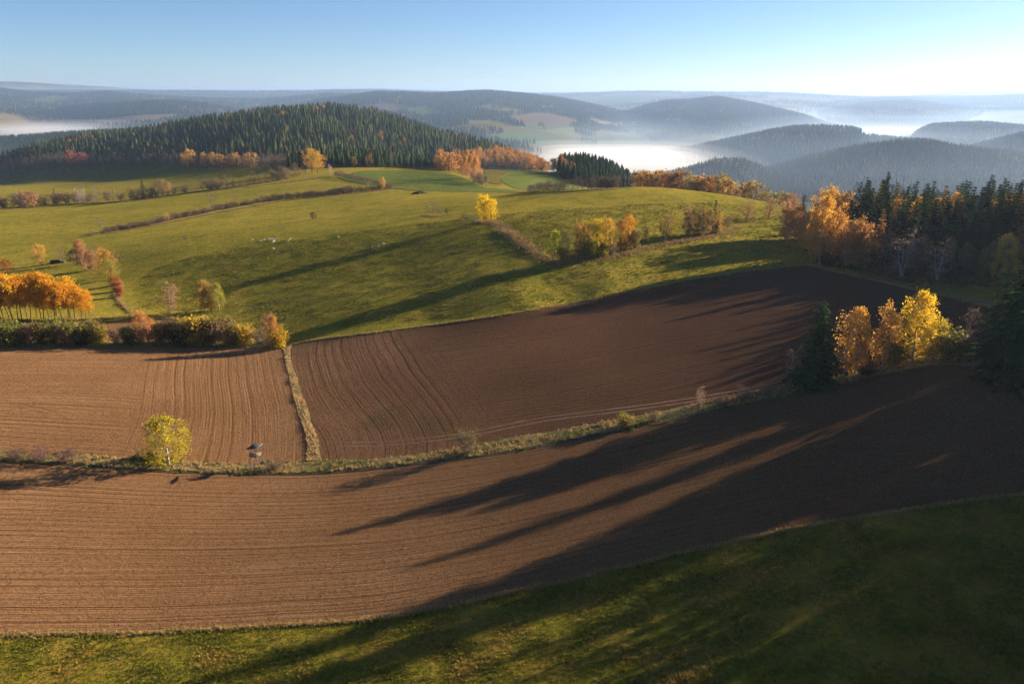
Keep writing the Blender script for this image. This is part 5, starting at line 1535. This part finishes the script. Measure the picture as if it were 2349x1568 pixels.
grass('dry_grass', P, .4, .8, (.62, .44, .22), TUFT, 'pale dry grass of the divider between the upper fields', patch=5, lift=.1)
P = np.vstack([along(g_hul[:160], 60, .7), along(g_hlo[:160], 110, .7)])
grass('green_herbs', P, .4, .9, (.17, .20, .05), HERB, 'bright green weeds at the edge of the grass strip', 'weeds', patch=9)
P = np.vstack([along(g_bottom, 5200, .35), along(g_tr, 2600, .45), along(g_rt, 900, .8)])
grass('dry_grass', P, .35, .8, (.46, .34, .13), TUFT, 'thin line of dry grass along the field edges', lift=.05)
P = scatter_in(np.vstack([g_tl, ground_curve([(-200,781),(300,781),(500,774),(560,768),(640,780)], 6)]), 6000)
grass('dry_grass', P, .5, 1.1, (.44, .30, .09), TUFT, 'yellowed grass under the dense hedge', second=(.2, .2, .05), frac=.3, lift=.1)
dl = []
for Pp, n_, sd_ in [([(1100,506),(1140,514),(1180,545),(1225,575),(1262,605)], 2600, 1.8), ([(1262,608),(1400,590),(1530,560),(1640,540),(1700,522)], 2200, 1.2), ([(262,640),(275,655),(268,680),(282,700),(300,718)], 700, .6),
                   ([(0,735),(100,736),(300,731),(470,733)], 900, .9), ([(905,432),(960,437),(1080,440),(1220,441)], 700, 1.2), ([(0,481),(130,470),(300,462),(450,440),(600,425),(740,407)], 2200, 2.5), ([(210,541),(330,522),(490,490),(560,477),(640,462),(760,450),(900,434)], 2200, 1.3),
                   ([(975,493),(1000,497),(1030,493)], 160, 1.0), ([(2240,800),(2290,825),(2349,880)], 900, 2.5)]:
    dl.append(along(ground_curve(Pp, 8), n_, sd_))
grass('dry_grass', np.vstack(dl), .6, 1.2, (.40, .28, .12), TUFT, 'dry grass and brambles along the hedgerows of the meadow', patch=6)
P = scatter_in(np.vstack([g_bottom, ground_curve([(2550,1110),(2600,1700),(1200,1760),(-250,1700),(-200,1461)], 5)]), 90000)
grass('short_grass', P, .5, 1.25, (.17, .165, .025), LOW, 'short green grass in the foreground', patch=4, var=.4, second=(.40, .26, .06), frac=.38, lift=.03)
mp_ = ground_curve([(700,760),(1300,700),(1850,610),(1900,560),(1700,470),(1300,480),(900,520),(400,600),(320,700),(540,745),(700,775)], 6)
P = scatter_in(mp_, 60000)
grass('meadow_grass', P, .6, 1.6, (.20, .19, .03), LOW, 'rough grass tussocks of the meadow', patch=5, var=.4, second=(.26, .19, .05), frac=.35)
P = RNG.uniform([110, 262], [330, 420], (9000, 2)); px_, py_, _ = project(P[:, 0], P[:, 1], terrain(P[:, 0], P[:, 1]))
P = P[(px_ > 1850) & (py_ < np.interp(px_, [1850, 1960, 2060, 2160, 2300], [600, 622, 645, 655, 660]))]
grass('forest_undergrowth', P, .8, 2.2, (.18, .10, .04), HERB, 'brown leafy undergrowth of the wood edge', 'undergrowth', patch=9, second=(.07, .09, .03), frac=.4)

CLOD = []
for i in range(3):
    g_ = np.random.default_rng(430 + i)
    Vc = np.array([[1, 0, 0], [0, 1, 0], [-1, 0, 0], [0, -1, 0], [0, 0, .8], [0, 0, -.5]]) * g_.uniform(.6, 1.2, (6, 1)) * .16
    CLOD.append(pobj('clod', (Vc, np.array([[0, 1, 4], [1, 2, 4], [2, 3, 4], [3, 0, 4], [1, 0, 5], [2, 1, 5], [3, 2, 5], [0, 3, 5]]))))
P = scatter_in(np.vstack([g_bottom, g_hlo[::-1]]), 110000)
P = P[vnoise(P[:, 0], P[:, 1], 3, 14) * .5 + RNG.random(len(P)) * .5 > .42]
grass('soil_clods', P, .3, .95, (.28, .16, .08), CLOD, 'loose clods of earth on the lower ploughed field', 'clods', var=.35, lift=.06)
P = scatter_in(np.vstack([g_hul, g_dl, g_tl]), 60000)
grass('soil_clods', P, .3, .9, (.32, .175, .08), CLOD, 'loose clods of earth on the left upper field', 'clods', var=.35, lift=.06)
P = scatter_in(np.vstack([g_hur, g_rt[::-1], g_tr[::-1], g_dr[::-1]]), 60000)
grass('soil_clods', P, .3, .9, (.19, .10, .055), CLOD, 'loose clods of earth on the right upper field', 'clods', var=.35, lift=.06)
# clear away the trees that served only as patterns for the copies
for lst in PROTO.values():
    for e, H, nm, used in lst:
        for ch in list(e.children): bpy.data.objects.remove(ch)
        bpy.data.objects.remove(e)

# ------------------------------------------------------------------ air: haze, mist, valley fog
def vol_mat(name, color, dens, aniso):
    m, n, l = new_mat(name)
    out = N(n, 'ShaderNodeOutputMaterial'); v = N(n, 'ShaderNodeVolumePrincipled')
    v.inputs['Color'].default_value = (*color, 1); v.inputs['Density'].default_value = dens; v.inputs['Anisotropy'].default_value = aniso
    l.new(v.outputs[0], out.inputs['Volume'])
    return m
def volume(name, x0, x1, y0, y1, z0, z1, mat, label, cat, wave=0, nx=1, ny=1, seed=0):
    xs = np.linspace(x0, x1, nx + 1); ys = np.linspace(y0, y1, ny + 1)
    gx, gy = np.meshgrid(xs, ys)
    zt = np.full(gx.shape, float(z1))
    if wave: zt = zt + wave * (vnoise(gx, gy, 900, 40 + seed) + .5 * vnoise(gx, gy, 380, 41 + seed) - .75) * 2
    nxp = nx + 1; k = (nx + 1) * (ny + 1)
    V = np.concatenate([np.stack([gx, gy, zt], -1).reshape(-1, 3), np.stack([gx, gy, np.full(gx.shape, float(z0))], -1).reshape(-1, 3)])
    F = []
    for j in range(ny):
        for i in range(nx):
            a = j * nxp + i
            F.append((a, a + 1, a + 1 + nxp, a + nxp)); F.append((k + a, k + a + nxp, k + a + 1 + nxp, k + a + 1))
    for i in range(nx):
        F.append((i + 1, i, k + i, k + i + 1)); b = ny * nxp + i; F.append((b, b + 1, k + b + 1, k + b))
    for j in range(ny):
        a = j * nxp; F.append((a, a + nxp, k + a + nxp, k + a)); b = a + nx; F.append((b + nxp, b, k + b, k + b + nxp))
    o = link(name, mesh(name, V, np.array(F), mat)); tag(o, label, cat, kind='stuff')
    return o
volume('haze', -15500, 15500, -15500, 15500, -200, 262, vol_mat('haze_air', (.52, .68, 1.0), HAZE_D, .35), 'pale blue haze over the whole land', 'haze')
def bank(name, P, z1, mat, label, seed, edge=.75, wave=9, z0=-150):
    """fog lying in a basin: an oval lens, thin at its rim; P = centre x, y, half width, half depth, turn"""
    cx, cy_, a, b, tr = P; nr, na = 14, 56; V = []; F = []
    rr = np.linspace(0, 1, nr)[1:]
    def pt(r, t): 
        X, Y = a * r * math.cos(t), b * r * math.sin(t)
        return cx + X * math.cos(tr) - Y * math.sin(tr), cy_ + X * math.sin(tr) + Y * math.cos(tr)
    def top(X, Y, r):
        n_ = float(vnoise(np.array([X]), np.array([Y]), 420, seed)[0] - .5) + .5 * float(vnoise(np.array([X]), np.array([Y]), 170, seed + 1)[0] - .5)
        return z1 + wave * n_ - (z1 - z0 - 1) * max(0, (r - (1 - edge)) / edge) ** 2.0
    V.append((cx, cy_, top(cx, cy_, 0)))
    for r in rr:
        for k in range(na):
            X, Y = pt(r, 2 * PI * k / na); V.append((X, Y, top(X, Y, r)))
    m = len(V); V += [(x_, y_, z0) for x_, y_, _ in V[:m]]
    for k in range(na):
        k2 = (k + 1) % na
        F.append((0, 1 + k, 1 + k2)); F.append((m, m + 1 + k2, m + 1 + k))
        for q in range(nr - 2):
            o_ = 1 + q * na
            F.append((o_ + k, o_ + na + k, o_ + na + k2, o_ + k2)); F.append((m + o_ + k, m + o_ + k2, m + o_ + na + k2, m + o_ + na + k))
        o_ = 1 + (nr - 2) * na
        F.append((o_ + k, m + o_ + k, m + o_ + k2, o_ + k2))
    o = link(name, mesh(name, np.array(V), F, mat)); tag(o, label, 'fog', kind='stuff')
M_FOG = vol_mat('valley_fog', (1, 1, 1), .0035, .3)
for dz, dn, gr in ((0, .004, 1), (9, .0016, 1.12), (20, .0006, 1.25)):
    mt = vol_mat('valley_fog', (1, 1, 1), dn, .3)
    bank('fog_bank', (230, 2050, 560 * gr, 620 * gr, .35), -56 + dz, mt, 'bright white fog bank in the valley behind the wooded hill', 50, .8, 10)
    bank('fog_bank', (-1650, 2800, 850 * gr, 520 * gr, .1), -22 + dz, mt, 'white fog bank in the valley at the left edge', 53, .8, 10)
for dz, dn, gr in ((0, .0004, 1), (9, .0002, 1.15), (20, .00012, 1.3)):
    mt = vol_mat('valley_mist', (.76, .87, 1), dn, .4)
    bank('mist', (1150, 3000, 1700 * gr, 1500 * gr, .2), -38 + dz, mt, 'blue white mist filling the valleys on the right', 56, .8, 14)
    bank('mist', (1900, 5200, 2700 * gr, 1700 * gr, .1), -32 + dz * 1.3, mt, 'pale mist between the far ridges on the right', 59, .85, 18)
volume('mist', -9800, 9800, 1050, 10500, -170, -10, vol_mat('upper_mist', (.54, .74, 1), .00018, .35), 'bluish upper mist on the slopes of the hills', 'mist', 8, 40, 30, 4)
volume('mist', -12000, 12000, 850, 13500, -180, 130, vol_mat('distant_haze', (.41, .63, 1.0), .00009, .35), 'blue haze thickening beyond the wooded hill', 'haze')
